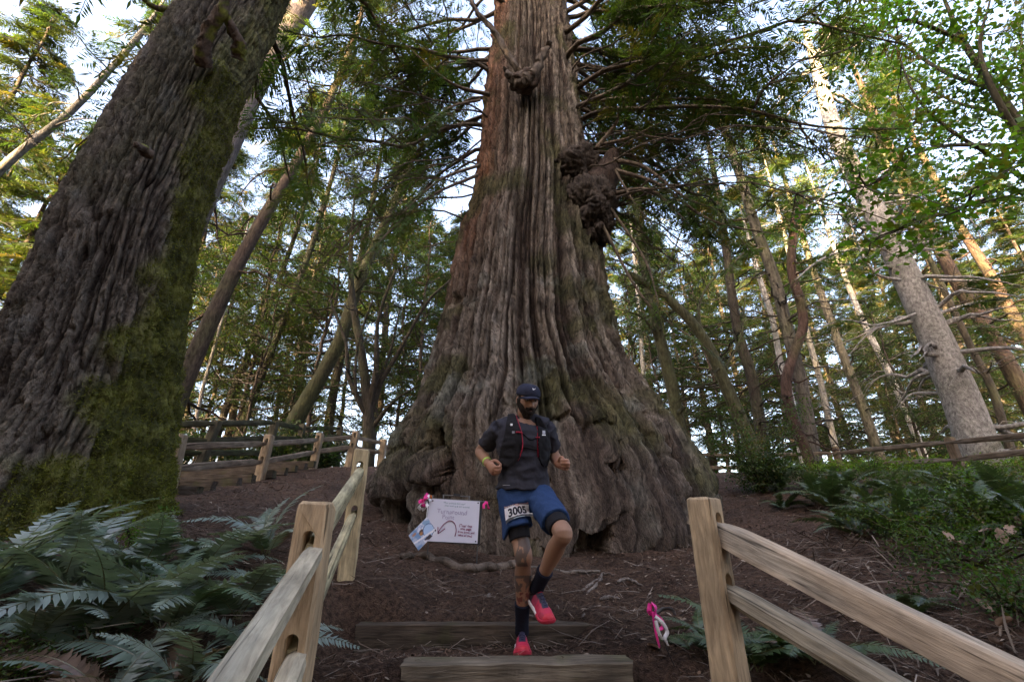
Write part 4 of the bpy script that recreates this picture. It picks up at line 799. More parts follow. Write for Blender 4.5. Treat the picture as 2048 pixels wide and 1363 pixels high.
p2 = empty('ribbon_bow', 'small pink ribbon loop hanging off the right corner of the sign', 'ribbon', loc=tuple(S(1.13, .02, 0)))
for pts in ([S(1.13, .0, 0), S(1.08, .08, .01), S(1.08, .17, .01)], [S(1.13, .0, 0), S(1.16, .1, .01), S(1.19, .17, .01), S(1.15, .15, .01)]):
    v, f = ribbon(pts, .025, len(pts), 1.0); kid(obj('ribbon', v, f, M_pink), p2)
# the book hanging at the sign's lower left
bk = [P(854, 1033, 4.62), P(874, 1062, 4.60), P(834, 1104, 4.58), P(817, 1070, 4.60)]; bx_, by_ = bk[1]-bk[0], bk[3]-bk[0]
book = empty('paperback_book', 'worn paperback book with blue and white picture cover hanging tilted at the sign\'s corner', 'book', loc=tuple(bk[2]))
def Bq(a, b, off=0): return bk[0]+bx_*a+by_*b+sn*off
slabv = [Bq(0, 0), Bq(1, 0), Bq(1, 1), Bq(0, 1)]; slab('pages', slabv, .016, flat('paper', (.6, .57, .5), .8), book)
n_ = 40; aa, bb = np.meshgrid(np.linspace(0, 1, n_), np.linspace(0, 1, n_)); pg = np.stack([aa, bb, aa*0], -1)
Vc = bk[0]+aa[..., None]*bx_+bb[..., None]*by_+sn*(.004+.006*np.sin(aa*3)[..., None]*bb[..., None])
nn = fbm(pg*3.5+60, 3); cc = np.full(Vc.shape, .0); cc[:] = (.42, .47, .62); cc[nn > .12] = (.20, .34, .52); cc[nn < -.2] = (.66, .67, .74); cc[(bb > .62)] = cc[(bb > .62)]*.5+np.array([.04, .10, .2])
ell = lambda cx, cy, rx, ry: ((aa-cx)/rx)**2+((bb-cy)/ry)**2 < 1
cc[ell(.42, .50, .15, .13)] = (.10, .06, .05); cc[ell(.45, .55, .07, .08)] = (.38, .18, .07); cc[ell(.20, .80, .07, .10)] = (.40, .20, .12); cc[ell(.6, .25, .3, .22)] = (.35, .50, .72); cc[np.abs(((aa-.6)/.32)**2+((bb-.24)/.25)**2-1) < .13] = (.05, .09, .22)
cc[np.abs(aa-.75+bb*.3-.1) < .05] = (.72, .70, .75); cc[(aa > .82) & (bb < .62) & (nn > -.1)] = (.05, .04, .05)
kid(obj('cover', Vc.reshape(-1, 3), gridF(n_, n_), vcol('printed_cover', .35, .5), col=cc.reshape(-1, 3)), book)
v, f = tube(np.array([S(-.02, .12, .01), Bq(.05, .05, .01)]), .0025, 5); kid(obj('string', v, f, M_silver), book)
# marker flag at the right of the path
fg = ghit(1362, 1342); flag = empty('marker_flag', 'thin wire stake with pink and white ribbon stuck in the soil right of the steps', 'flag', loc=tuple(fg))
tp_ = P(1302, 1204, fg[1]+.05); v, f = tube(resample([fg-[0, 0, .05], P(1335, 1300, fg[1]), tp_], 12), .0022, 6); kid(obj('wire', v, f, M_black), flag)
def fp(u, v, o=0): return P(u, v, fg[1]-.01-o)
for i, (pts, wd, m_) in enumerate([([(1301, 1206), (1299, 1222), (1309, 1228), (1312, 1215), (1303, 1204)], .028, M_pink), ([(1305, 1222), (1309, 1245), (1313, 1270), (1319, 1294)], .016, M_pink), ([(1309, 1228), (1322, 1238), (1327, 1250), (1318, 1256), (1309, 1240)], .02, M_pink),
                                   ([(1310, 1232), (1325, 1245), (1334, 1262), (1330, 1275), (1336, 1290)], .022, M_silver), ([(1314, 1224), (1328, 1216), (1344, 1218), (1350, 1228)], .02, flat('grey_ribbon', (.12, .12, .13))), ([(1311, 1240), (1317, 1262), (1325, 1278)], .02, M_silver)]):
    v, f = ribbon([fp(a, b, .01*i) for a, b in pts], wd, i, 1.2); kid(obj('ribbon', v, f, m_), flag)
# roots across the path
def root_thing(label, pts, r0, r1, seed, lift=.3, col=(.10, .078, .062), group=None):
    q = resample([ghit(a, b) for a, b in pts], 34); q[:, 2] += lift*r0; n = len(q); rad = np.interp(np.arange(n), [0, n*.25, n-1], [r0*.6, r0, r1])
    q = q+np.column_stack([noise(np.column_stack([np.arange(n)*.3, np.full(n, seed+k*9), np.zeros(n)])) for k in range(3)])*r0*.7
    v, f = tube(q, rad, 12); v = v+(.22*r0*fbm(v*[5, 12, 12]+seed, 3))[:, None]*unit(v-resample(q, len(v)))
    return tag(obj('surface_root', v, f, M_bark, col=np.asarray(col)*(1+.3*fbm(v*3+seed, 2))[:, None]), label, 'root', group)
root_thing('thick bare root arching over the soil in front of the sign', [(800, 1118), (840, 1117), (880, 1127), (930, 1140), (985, 1140), (1040, 1136)], .042, .038, 1, .35)
root_thing('long root continuing behind the runner\'s legs from the sign', [(960, 1141), (1010, 1133), (1060, 1142), (1130, 1146), (1200, 1148)], .03, .012, 2, .4, (.12, .10, .085))
for k, (pts, lb) in enumerate([([(1175, 1190), (1200, 1168), (1205, 1150), (1230, 1152)], 'small pale root hooking through the soil right of the lifted shoe'), ([(1165, 1185), (1185, 1172), (1200, 1155)], 'thin root stub beside the hooked pale root'), ([(1235, 1165), (1258, 1160), (1285, 1175)], 'thin curved root right of the hooked pale root'), ([(1200, 1204), (1220, 1198), (1240, 1204)], 'short arched root in the dark soil below the hooked roots'), ([(1165, 1238), (1172, 1232), (1195, 1238)], 'short arched twig-like root above the right end of the second log step'), ([(980, 1190), (960, 1215), (965, 1232)], 'little curled root left of the planted leg')]): root_thing(lb, pts, .016, .006, 10+k, .5, (.15, .125, .11))
# ------------------------------------------------------------------ ferns
def frond_mesh(seed, col):
    r = np.random.default_rng(seed+500); n = 30; s = np.linspace(0, 1, 20); up = r.uniform(.45, .62); dr = r.uniform(.55, .85)
    x = s*.93; z = up*s-dr*s**2.1*.9; y = .06*np.sin(s*r.uniform(1, 3))*r.choice([-1, 1]); q = np.column_stack([x, y, z]); T = unit(np.gradient(q, axis=0))
    V, F = tube(q, np.linspace(.006, .0015, 20), 5); mb = MB(); mb.add(V, F, np.array([.10, .10, .035]))
    V4, V3, vs, cs = [], [], [], []; k = 0
    for i in range(n):
        t = .10+.89*(i+.5)/n; p = np.array([np.interp(t, s, q[:, j]) for j in range(3)]); tg = T[int(t*19)]; L = .155*math.sin(math.pi*min(1, .18+t*.80))**.75*(1.02-.15*t)
        for sd_ in (-1, 1):
            a = R(r.uniform(58, 72)); nrm = unit(np.cross(tg, [0, 1, 0])); nrm = nrm*np.sign(nrm[2]); d = unit(tg*math.cos(a)+np.array([0, sd_, 0])*math.sin(a)-nrm*r.uniform(-.05, .28)); l = L*r.uniform(.88, 1.08)
            wv = unit(np.cross(nrm, d)); wv = wv*(1 if wv@tg > 0 else -1); wd = .019*(1.05-.3*t); tip = p+d*l+tg*l*.12-nrm*l*r.uniform(.02, .16)
            m1 = p+d*l*.45; pts = [p-wv*wd*.5, p+wv*wd*.8, m1+wv*wd-nrm*.003, m1-wv*wd*.75-nrm*.003, tip]
            c = np.asarray(col)*(1+.15*r.normal()); vs += pts; cs += [c]*5; V4.append([k, k+1, k+2, k+3]); V3.append([k+3, k+2, k+4]); k += 5
    mb.add(np.array(vs), [np.array(V4), np.array(V3)], np.clip(np.array(cs), .006, 1))
    o = mb.build('frond', M_fern, smooth=False); me = o.data; bpy.data.objects.remove(o); return me
FR = [frond_mesh(i, c) for i, c in enumerate([(.15, .205, .18), (.18, .235, .21), (.11, .165, .12), (.17, .22, .185), (.13, .185, .15), (.08, .13, .08)])]  # pale bluish sky sheen put into the base colour of the left ferns
FRR = [frond_mesh(i+20, c) for i, c in enumerate([(.042, .075, .030), (.048, .085, .034), (.036, .066, .026), (.055, .088, .036)])]
FRD = [frond_mesh(9, (.16, .10, .07))]                                        # a dry one
def fern(p, n, L, label, group=None, seed=0, az0=0, spread=360, el=(10, 55), dry=.04, fr=None):
    fr = fr or FR
    r = np.random.default_rng(seed+900); root = empty('fern', label, 'fern', group, loc=(p[0], p[1], p[2]))
    for i in range(n):
        az = R(az0-spread/2+spread*(i+.5*r.random())/n); e = R(r.uniform(*el)); o = link('frond', FRD[0] if r.random() < dry else fr[r.integers(0, len(fr))], root)
        o.rotation_euler = (R(r.uniform(-25, 25)), -e*.85, az); k = L*r.uniform(.7, 1.15); o.scale = (k, k*r.uniform(.9, 1.25), k); o.location = (r.normal()*.02, r.normal()*.02, .0)
    return root
LF = [((535, 1112), 12, .62, 'upright bluish sword fern on the bare slope left of the near fence post', (20, 85)), ((400, 1160), 13, .62, 'spreading sword fern just below the bare slope at the foot of the mossy fir', (15, 60)), ((270, 1180), 12, .66, 'sword fern with a long frond arching left across the fir\'s mossy base', (20, 60)),
      ((120, 1205), 12, .66, 'sword fern hard against the mossy base at the left edge', (20, 60)), ((470, 1245), 12, .62, 'dark sword fern in the middle of the fern bed beside the near rail', (10, 50)), ((330, 1270), 13, .72, 'broad sword fern in the centre of the lower left fern bed', (15, 55)),
      ((190, 1290), 13, .72, 'glossy sword fern left of centre in the lower left fern bed', (15, 55)), ((40, 1310), 12, .75, 'drooping sword fern in the bottom left corner', (10, 50)), ((500, 1330), 11, .50, 'pale sword fern tucked under the near left rail', (10, 45)), ((360, 1385), 12, .55, 'sword fern at the bottom edge left of the near rail', (10, 50)), ((200, 1420), 12, .55, 'sword fern cut off by the bottom edge near the left corner', (10, 50)), ((-60, 1240), 12, .8, 'sword fern cut off by the left edge of the picture', (20, 60)), ((560, 1190), 8, .42, 'small sword fern between the upright one and the near fence post', (10, 50))]
for i, ((u_, v_), n_, L_, lb, el_) in enumerate(LF): fern(ghit(u_, v_, .8), int(n_*.8), L_*1.12, lb, seed=i, el=el_)
RF = [((1500, 1345), 11, .62, 'dark green sword fern right of the near right post, under the lower rail'), ((1415, 1310), 8, .36, 'small fern at the left foot of the near right post'), ((1640, 1330), 9, .5, 'sword fern arching below the lower right rail'), ((1830, 1240), 7, .34, 'small pale fern above the right rail')]
for i, ((u_, v_), n_, L_, lb) in enumerate(RF): fern(ghit(u_, v_, .9), n_, L_, lb, seed=40+i, fr=FRR)
r_ = np.random.default_rng(5)
for i in range(26):
    u_, v_ = r_.uniform(1560, 2120), r_.uniform(985, 1085)
    if v_ > 1110-(u_-1490)*.02 or (u_ < 1600 and v_ > 1010): v_ -= 60
    fern(ghit(u_, v_), 8, r_.uniform(.45, .7), 'sword fern in the thick fern bank below the far right fence', 'ferns of the right bank', 60+i, el=(15, 65), fr=FRR)
for i, (u_, v_) in enumerate([(1560, 985), (1640, 1010), (1760, 1030), (1880, 1050), (1990, 1070), (1700, 985)]): fern(ghit(u_, v_), 9, .6, 'sword fern in the thick fern bank below the far right fence', 'ferns of the right bank', 120+i, el=(15, 65), fr=FRR)
for i, (u_, v_) in enumerate([(370, 918), (420, 912), (470, 915), (500, 905), (395, 905)]): fern(ghit(u_, v_), 8, .8, 'bluish fern growing behind the log stairs under the old fence', 'ferns under the old fence', 140+i, fr=FRR)

# ------------------------------------------------------------------ shrubs
def shrub(p, hgt, wd, nst, ncl, sz, label, col, seed, T=None, group=None, name='shrub'):
    r = np.random.default_rng(seed+1200); root = empty(name, label, 'shrub', group, loc=tuple(p)); mb = MB(); fo = Fol(T or LFINE, col, .3)
    for i in range(nst):
        az = r.uniform(0, 6.28); l = limb(np.asarray(p), az, wd*r.uniform(.4, 1), hgt/wd*r.uniform(.7, 1.3), r.uniform(0, .4), 8, .15, r); v, f = tube(l, np.linspace(.012, .004, 8), 4); mb.add(v, f, (.06, .05, .03))
        for j in range(ncl): fo.add(l[r.integers(2, 8)]+r.normal(size=3)*.12*wd, r.normal(size=3), np.array([0, 0, 1.])+.4*r.normal(size=3), sz*r.uniform(.6, 1.2))
    kid(tag(mb.build('stems', M_bark), kind='stuff'), root); kid(fo.build('foliage', M_leaf, None, seed), root); return root
shrub(ghit(1525, 985), 1.35, .8, 22, 11, .55, 'dense dark huckleberry bush just right of the redwood, in front of the fence', (.035, .062, .016), 1)
shrub(ghit(1640, 975), .5, .5, 12, 8, .35, 'low leafy bush left of the middle post of the far right fence', (.045, .075, .018), 2)
shrub(ghit(1745, 955), .45, .25, 8, 7, .28, 'small upright bush in front of the far fence between its two posts', (.04, .075, .016), 3)
shrub(ghit(2010, 1000), .4, .8, 16, 9, .35, 'bright yellow-green bush at the right edge below the fence', (.085, .135, .018), 4)
shrub(ghit(2030, 1070), .4, .7, 14, 9, .32, 'leafy green bush at the right edge above the dry leaves', (.06, .10, .018), 5)
shrub(ghit(1960, 1130), .35, .7, 14, 9, .3, 'low clover-like plant beside the dry leaves at the right', (.05, .09, .018), 6)
shrub(ghit(1880, 1090), .35, .7, 14, 9, .3, 'low clover-like plant at the foot of the fern bank', (.05, .085, .018), 7)
shrub(ghit(2030, 1230), .35, .5, 14, 9, .28, 'trailing green plant at the right edge above the near rail', (.04, .075, .02), 8)
shrub(ghit(268, 1130, .8), .42, .22, 9, 6, .22, 'bright green sprig standing against the mossy fir base', (.10, .17, .025), 9)
shrub(ghit(235, 1205, .8), .25, .25, 9, 6, .22, 'bright green sprig among the ferns below the mossy base', (.085, .15, .03), 10)
shrub(ghit(90, 1345, .8), .15, .3, 9, 7, .2, 'low clover-like plant under the ferns near the bottom left corner', (.06, .11, .03), 11)
shrub(ghit(10, 1170, .8), .4, .3, 9, 7, .25, 'leafy sprig at the left edge beside the mossy base', (.05, .09, .03), 12)
shrub(ghit(800, 905), 1.1, .8, 16, 9, .5, 'dark shrub behind the left shoulder of the redwood base', (.032, .052, .018), 13)
for i, (u_, v_) in enumerate([(1330, 905), (1430, 900), (1580, 895), (1700, 890), (1780, 885), (1850, 885), (1990, 880), (2080, 875)]):
    shrub(ghit(u_, v_)+[0, 1.6, .0], .9, 1.1, 16, 8, .8, 'leafy thicket behind the far right fence', (.05, .085, .02), 20+i, LCL, 'thickets behind the right fence')
for i, (u_, v_) in enumerate([(330, 885), (500, 885), (640, 880)]):
    q = P(u_, v_, 14); q[2] = G(q[0], q[1]); shrub(q, 1.3, 1.2, 16, 10, .7, 'dark thicket behind the old left fence', (.03, .052, .02), 40+i, LCL, 'thickets behind the left fence')
# ------------------------------------------------------------------ litter and ground cover (nobody could count it)
def litter(name, n, xr, yr, lr, wr, cols, label, seed, curl=.3, keep=None, lift=.004):
    r = np.random.default_rng(seed); x = r.uniform(*xr, n*2); y = r.uniform(*yr, n*2)
    if keep is not None: k = keep(x, y, r); x, y = x[k], y[k]
    x, y = x[:n], y[:n]; n = len(x); z = ground(x, y)+.05*0; pp_ = np.stack([x, y, x*0], -1); nr = np.exp(-(np.hypot(x, y-5)/14)**2); z = z+nr*(.05*fbm(pp_*1.3, 3)+.022*fbm(pp_*6+3, 3)+.012*np.abs(noise(pp_*19)))
    az = r.uniform(0, 6.283, n); L = np.exp(r.uniform(math.log(lr[0]), math.log(lr[1]), n)); wv = r.uniform(*wr, n); t = r.normal(size=n)*.18; b = np.stack([x, y, z+lift+r.random(n)*.008], -1)
    d = np.stack([np.cos(az)*np.cos(t), np.sin(az)*np.cos(t), np.abs(np.sin(t))], -1); s = np.stack([-np.sin(az), np.cos(az), r.normal(size=n)*.3], -1)
    bend = r.normal(size=n)*curl*L; m = b+d*(L/2)[:, None]+s*bend[:, None]*.5+np.array([0, 0, 1])*np.abs(bend)[:, None]*.3; e = b+d*L[:, None]
    w_ = (s*wv[:, None]); V = np.stack([b-w_*.6, b+w_*.6, m+w_, m-w_, e+w_*.4, e-w_*.4], 1).reshape(-1, 3); i = np.arange(n)[:, None]*6; F = np.concatenate([i+[0, 1, 2, 3], i+[3, 2, 4, 5]])
    c = np.asarray(cols)[r.integers(0, len(cols), n)]*r.uniform(.6, 1.3, (n, 1)); return tag(obj(name, V, F, M_litter, col=np.repeat(c, 6, 0), smooth=False), label, 'litter', kind='stuff')
BR = [(.15, .095, .068), (.10, .065, .045), (.20, .145, .105), (.08, .05, .04), (.13, .075, .05)]
def vis(x, y, r): d = np.hypot(x, y); return (r.random(len(x)) < np.clip(3.6/np.maximum(d, .5), .1, 1)) & (np.hypot(x-.45, (y-7.4)) > 2.0)
litter('needle_litter', 46000, (-4.2, 5.2), (1.6, 10), (.02, .075), (.0012, .003), BR, 'brown needles and bark crumbs strewn over the forest floor', 1, keep=vis)
litter('twig_litter', 4200, (-4.2, 5.4), (1.6, 10), (.08, .40), (.002, .0042), [(.16, .125, .10), (.11, .08, .06), (.22, .18, .15)], 'thin fallen twigs lying over the forest floor', 2, .35, vis, .01)
litter('chip_litter', 4200, (-4.5, 5.4), (1.8, 11), (.02, .05), (.005, .012), [(.26, .20, .16), (.34, .27, .21), (.16, .10, .07)], 'pale wood chips and dry leaf scraps on the forest floor', 3, .2, lambda x, y, r: vis(x, y, r) & ((x < -1.2) | (x > 1.0) | (r.random(len(x)) < .3)))
def twigz(x, y, r): return (x > 1.2+.5*(y-2)) & (x < 3.4) | ((x < -.9) & (x > -2.6) & (y < 3.4))
litter('brushwood', 900, (-2.6, 3.6), (1.6, 5), (.15, .6), (.0025, .006), [(.15, .115, .09), (.20, .155, .12), (.10, .07, .05)], 'tangle of dry brushwood beside the path', 4, .3, twigz, .02)
# bright ground cover beyond the fence at the right
r_ = np.random.default_rng(9); fo = Fol([leaf_cluster(s+250, 22, .07, .25) for s in range(4)], (.10, .17, .018), .25)
for i in range(1100):
    x, y = r_.uniform(7.5, 17), r_.uniform(10.6, 17); fo.add(np.array([x, y, 0.]), r_.normal(size=3)*[1, 1, .1], np.array([0, 0, 1.])+.1*r_.normal(size=3), r_.uniform(.8, 1.6))
pz = np.array(fo.p); pz[:, 2] = ground(pz[:, 0], pz[:, 1])+.03; fo.p = list(pz); tag(fo.build('ground_cover', M_leaf, None, 3), 'bright green leafy ground cover beyond the far right fence', 'ground cover', kind='stuff')
fo = Fol([leaf_cluster(s+260, 20, .05, .2) for s in range(4)], (.045, .075, .018), .3)
for i in range(1400):
    x, y = r_.uniform(2.6, 9.5), r_.uniform(2.6, 9.6)
    if x < 3.3+.42*(y-2.5)+.4*r_.normal(): continue
    fo.add(np.array([x, y, 0.]), r_.normal(size=3)*[1, 1, .1], np.array([0, 0, 1.])+.1*r_.normal(size=3), r_.uniform(.6, 1.3))
pz = np.array(fo.p); pz[:, 2] = ground(pz[:, 0], pz[:, 1])+.05; fo.p = list(pz); tag(fo.build('ground_cover', M_leaf, None, 4), 'low green plants covering the bank between the ferns at the right', 'ground cover', kind='stuff')
# big dry leaves at the right edge
def dry_leaf(p, L, seed, label):
    r = np.random.default_rng(seed); a, b = np.meshgrid(np.linspace(0, 1, 7), np.linspace(-1, 1, 5), indexing='ij'); wdt = np.sin(np.pi*np.clip(a*.93+.05, 0, 1))**.7*.34
    V = np.stack([a*L, b*wdt*L, (b**2*.12+.10*np.sin(a*3+r.random()*3)+.05*noise(np.stack([a*2, b*2, a*0+seed], -1)))*L], -1).reshape(-1, 3)
    V = np.vstack([V, V-[0, 0, .002]]); F = gridF(7, 5); o = obj('dry_leaf', V, np.vstack([F, F[:, ::-1]+35]), M_litter, col=np.array([.30, .215, .17])*r.uniform(.8, 1.15)); o.location = tuple(p); o.rotation_euler = (r.normal()*.5, r.normal()*.5-.5, r.uniform(0, 6.28)); return tag(o, label, 'leaf', 'dry leaves at the right')
for i, (u_, v_) in enumerate([(1968, 1105), (1985, 1090), (2020, 1125), (2038, 1110), (1940, 1130), (1890, 1068), (2045, 1085), (1990, 1250), (2005, 1275), (1985, 1300), (1945, 1128), (1910, 1120), (1320, 1320)]): dry_leaf(ghit(u_, v_)+[0, 0, .12 if v_ < 1200 else .04], .105 if v_ < 1200 else .08, i, 'large pale dry leaf caught in the low plants at the right' if v_ < 1200 else 'pale dry leaf lying above the near right rail')
# ------------------------------------------------------------------ the runner
from mathutils.bvhtree import BVHTree
def voxel(pieces, size, smooth=6, fac=.5):
    mb = MB()
    for v, f in pieces: mb.add(v, f)
    o = mb.build('tmp', M_litter); md = o.modifiers.new('r', 'REMESH'); md.mode = 'VOXEL'; md.voxel_size = size; md.use_smooth_shade = True
    if smooth: m2 = o.modifiers.new('s', 'SMOOTH'); m2.iterations = smooth; m2.factor = fac
    bpy.context.view_layer.update(); me = bpy.data.meshes.new_from_object(o.evaluated_get(bpy.context.evaluated_depsgraph_get())); bpy.data.objects.remove(o)
    V = np.zeros(len(me.vertices)*3); me.vertices.foreach_get('co', V); V = V.reshape(-1, 3); F = np.zeros(len(me.polygons)*4, np.int64)
    me.loops.foreach_get('vertex_index', F); return V, F.reshape(-1, 4)
def vnormals(V, F):
    n = np.cross(V[F[:, 2]]-V[F[:, 0]], V[F[:, 3]]-V[F[:, 1]]); N_ = np.zeros_like(V)
    for k in range(4): np.add.at(N_, F[:, k], n)
    return unit(N_)
def proj(V):
    q = V-np.array([0, 0, CZ]); fw = q[:, 1]*CT+q[:, 2]*ST; upv = -q[:, 1]*ST+q[:, 2]*CT
    return 1024+FPX*q[:, 0]/fw, 681.5-FPX*upv/fw
def sections(rows, xref=(1, 0, 0), m=28, n=40, power=1.0):
    """rows: (centre, half width, half depth) -> smooth closed loft; xref = direction of the width"""
    c = resample([r[0] for r in rows], n); hw = resample([(r[1], r[2], 0) for r in rows], n); T = unit(np.gradient(c, axis=0)); a = np.linspace(0, 2*np.pi, m, endpoint=False); S_ = []
    for i in range(n):
        x = np.asarray(xref, float); x = unit(x-T[i]*(x@T[i])); y = np.cross(T[i], x)
        S_.append(c[i]+np.outer(np.cos(a), x)*hw[i, 0]+np.outer(np.sin(a), y)*hw[i, 1])
    return loft(S_)
def taper(pts, rads, n=30, m=16, xref=None, ecc=1.0):
    q = resample(pts, n); r = resample([(a, 0, 0) for a in rads], n)[:, 0]; return tube(q, r, m, True, ecc)
def ball(c, r, n=(14, 20)):
    v, f, _ = lump(c, r, 0, 0, n, 1, 0); return v, f
person = empty('person', 'runner in dark cap, grey T-shirt, black vest and blue shorts stepping down the log steps', 'person', loc=(.07, 3.4, CZ-.695))
M_skin, n_, b_ = mat('skin', .5, .35); at = N(n_, 'ShaderNodeAttribute', attribute_name='Col'); n_.links.new(at.outputs['Color'], b_.inputs['Base Color']); b_.inputs['Subsurface Weight'].default_value = .08; b_.inputs['Subsurface Radius'].default_value = (.012, .005, .003)
def cloth(name, c, rough=.85, amp=.10, scale=60): return flat(name, c, rough, .2, scale, amp, .15)
# joints
rhip, rkn, ran = P(1022, 985, 3.33), P(1047, 1110, 3.24), P(1044, 1250, 3.42)
lhip, lkn, lan = P(1076, 985, 3.33), P(1126, 1066, 2.98), P(1077, 1168, 3.29)
rsh, rel_, rwr = P(999, 857, 3.27), P(961, 902, 3.50), P(978, 929, 3.27)
lsh, lel, lwr = P(1092, 855, 3.27), P(1108, 910, 3.47), P(1117, 928, 3.21)
pel, wai, che, nek = P(1048, 985, 3.33), P(1047, 935, 3.31), P(1046, 880, 3.28), P(1051, 840, 3.27)
hc = P(1055, 800, 3.20)
# head in its own axes: X to the viewer's right, Y out of the face, Z up
yaw, pit = R(20), R(22)
fw_ = np.array([math.sin(yaw)*math.cos(pit), -math.cos(yaw)*math.cos(pit), -math.sin(pit)]); rt_ = unit(np.cross([0, 0, 1], -fw_)*-1); rt_ = rt_*(1 if rt_[0] > 0 else -1); up_ = np.cross(rt_, fw_); up_ = up_*(1 if up_[2] > 0 else -1)
HS = .98
def Hd(p): p = np.atleast_2d(p)*HS; return hc+p[:, :1]*rt_+p[:, 1:2]*fw_+p[:, 2:3]*up_
a, b = np.meshgrid(np.linspace(0, np.pi, 110), np.linspace(0, 2*np.pi, 160, endpoint=False), indexing='ij')
d = np.stack([np.sin(a)*np.cos(b), np.sin(a)*np.sin(b), np.cos(a)], -1); x, y, z = d[..., 0], d[..., 1], d[..., 2]
hx = .076*(1-.22*sstep(0, -.95, z)*1.0); hy = np.where(y > 0, .092, .103); hz = np.where(z > 0, .108, .118)
H0 = np.stack([x*hx, y*hy-.02*sstep(0, -1, z)*(y < 0)+.012*sstep(-.2, -.9, z), z*hz], -1)
def hb(H, c, s, amt): # push along the face normal
    w_ = np.exp(-(((H-np.array(c))/np.array(s))**2).sum(-1)); return H+w_[..., None]*np.array(amt)
for c, s, am in [((0, .092, -.012), (.011, .04, .022), (0, .012, 0)), ((0, .095, -.030), (.013, .03, .012), (0, .020, -.002)), ((.012, .09, -.034), (.009, .03, .009), (.002, .008, 0)), ((-.012, .09, -.034), (.009, .03, .009), (-.002, .008, 0)),
                 ((.031, .09, .012), (.017, .04, .012), (0, -.012, 0)), ((-.031, .09, .012), (.017, .04, .012), (0, -.012, 0)), ((.03, .088, .030), (.026, .04, .009), (0, .007, 0)), ((-.03, .088, .030), (.026, .04, .009), (0, .007, 0)),
                 ((.042, .075, -.025), (.022, .04, .02), (0, .006, 0)), ((-.042, .075, -.025), (.022, .04, .02), (0, .006, 0)), ((0, .09, -.056), (.022, .04, .006), (0, .009, 0)), ((0, .09, -.070), (.020, .04, .006), (0, .009, -.001)), ((0, .095, -.063), (.02, .04, .003), (0, -.006, 0)), ((0, .085, -.098), (.028, .04, .016), (0, .012, -.006))]: H0 = hb(H0, c, s, am)
head = (Hd(H0.reshape(-1, 3)), gridF(110, 160, True))
ears = [(lambda v, f: (Hd(v), f))(*ball((s*.077, -.006, -.006), (.009, .017, .030), (16, 20))) for s in (-1, 1)]
neck = taper([nek-[0, -.02, .05], nek+[0, .0, .02], hc+up_*-.07*1+fw_*-.01], [.068, .058, .060], 14, 20)
torso = sections([(pel-[0, 0, .03], .15, .10), (wai, .135, .095), (che, .165, .11), (che*.4+nek*.6, .15, .09), (nek, .07, .07)])
def limb3(p, q, r_, rads, bow=(0, 0, 0)): return taper([p, p*.6+q*.4+np.array(bow), p*.25+q*.75, q, q*.7+r_*.3+np.array(bow), q*.35+r_*.65, r_], rads, 40, 18)
rarm = limb3(rsh, rel_, rwr, [.058, .050, .043, .041, .044, .034, .027]); larm = limb3(lsh, lel, lwr, [.058, .050, .043, .041, .044, .034, .027])
bk_ = np.array([0, .03, 0])
def leg(h_, k, an): 
    c1 = k*.68+an*.32+np.array([0, .018, 0]); return taper([h_, h_*.6+k*.4, h_*.22+k*.78, k+np.array([0, -.006, 0]), k*.86+an*.14, c1, k*.3+an*.7, an], [.088, .080, .060, .058, .050, .056, .040, .036], 50, 20)
rleg, lleg = leg(rhip, rkn, ran), leg(lhip, lkn, lan)
def hand(wr, ax, s_, nrm, sgn=1):
    ax, s_, nrm = unit(ax), unit(s_), unit(nrm); out = []
    pt = lambda a_, b_, c_: wr+ax*a_+s_*b_+nrm*c_
    out.append(sections([(pt(-.012, 0, 0), .026, .020), (pt(.02, 0, 0), .034, .018), (pt(.055, .002, .002), .041, .018), (pt(.085, .0, .006), .038, .015)], s_, 18, 14))
    for i, o_ in enumerate((.030, .010, -.010, -.028)):
        k = (1, 1.06, 1.0, .84)[i]; out.append(taper([pt(.070, o_*.95, .006), pt(.094*k, o_, .012), pt(.098*k, o_, .038*k), pt(.072, o_, .052*k), pt(.056, o_*.95, .036)], [.0098, .0105, .0095, .009, .0075], 16, 10))
    out.append(taper([pt(.015, .026, .006), pt(.042, .046, .020), pt(.070, .046, .034), pt(.088, .034, .046)], [.014, .0125, .0110, .0085], 14, 10)); return out
rh = hand(rwr, unit(rwr-rel_)+np.array([.25, -.1, -.30]), (.15, -.45, 1), (.85, .25, .25)); lh = hand(lwr, np.array([.70, -.65, -.12]), (-.10, -.25, 1), (-.70, -.65, -.1))
V, F = voxel([head, neck, torso, rarm, larm, rleg, lleg]+ears+rh+lh, .0048, 3, .4)
sk = np.array([.30, .165, .108]); C = np.tile(sk, (len(V), 1))*(1+.07*fbm(V*14, 2))[:, None]
hl = (V-hc)/HS; hl = np.column_stack([hl@rt_, hl@fw_, hl@up_])
lip = (np.abs(hl[:, 0]) < .024) & (hl[:, 1] > .075) & (hl[:, 2] < -.050) & (hl[:, 2] > -.076); C[lip] = (.17, .07, .06)
knu = np.minimum(np.linalg.norm(V-rwr, axis=1), np.linalg.norm(V-lwr, axis=1)) < .12; C[knu] = C[knu]*np.array([1.05, .95, .95])
uu, vv = proj(V); rl_ = (np.abs(V[:, 0]-(.07)) < .16) & (vv > 1062) & (uu < 1068)            # tattoos on the planted leg
tn = fbm(V*[22, 22, 16]+3, 3); ink = np.array([.05, .05, .052])
pat = ((vv > 1066) & (vv < 1132) & (np.abs(uu-1045-4*np.sin(vv/9)) < 13-.12*np.abs(vv-1095)*.5) & (tn > -.45)) | ((vv > 1150) & (vv < 1156)) | ((vv > 1156) & (vv < 1182) & (tn > -.05)) | ((vv > 1182) & (vv < 1206) & (tn > .25))
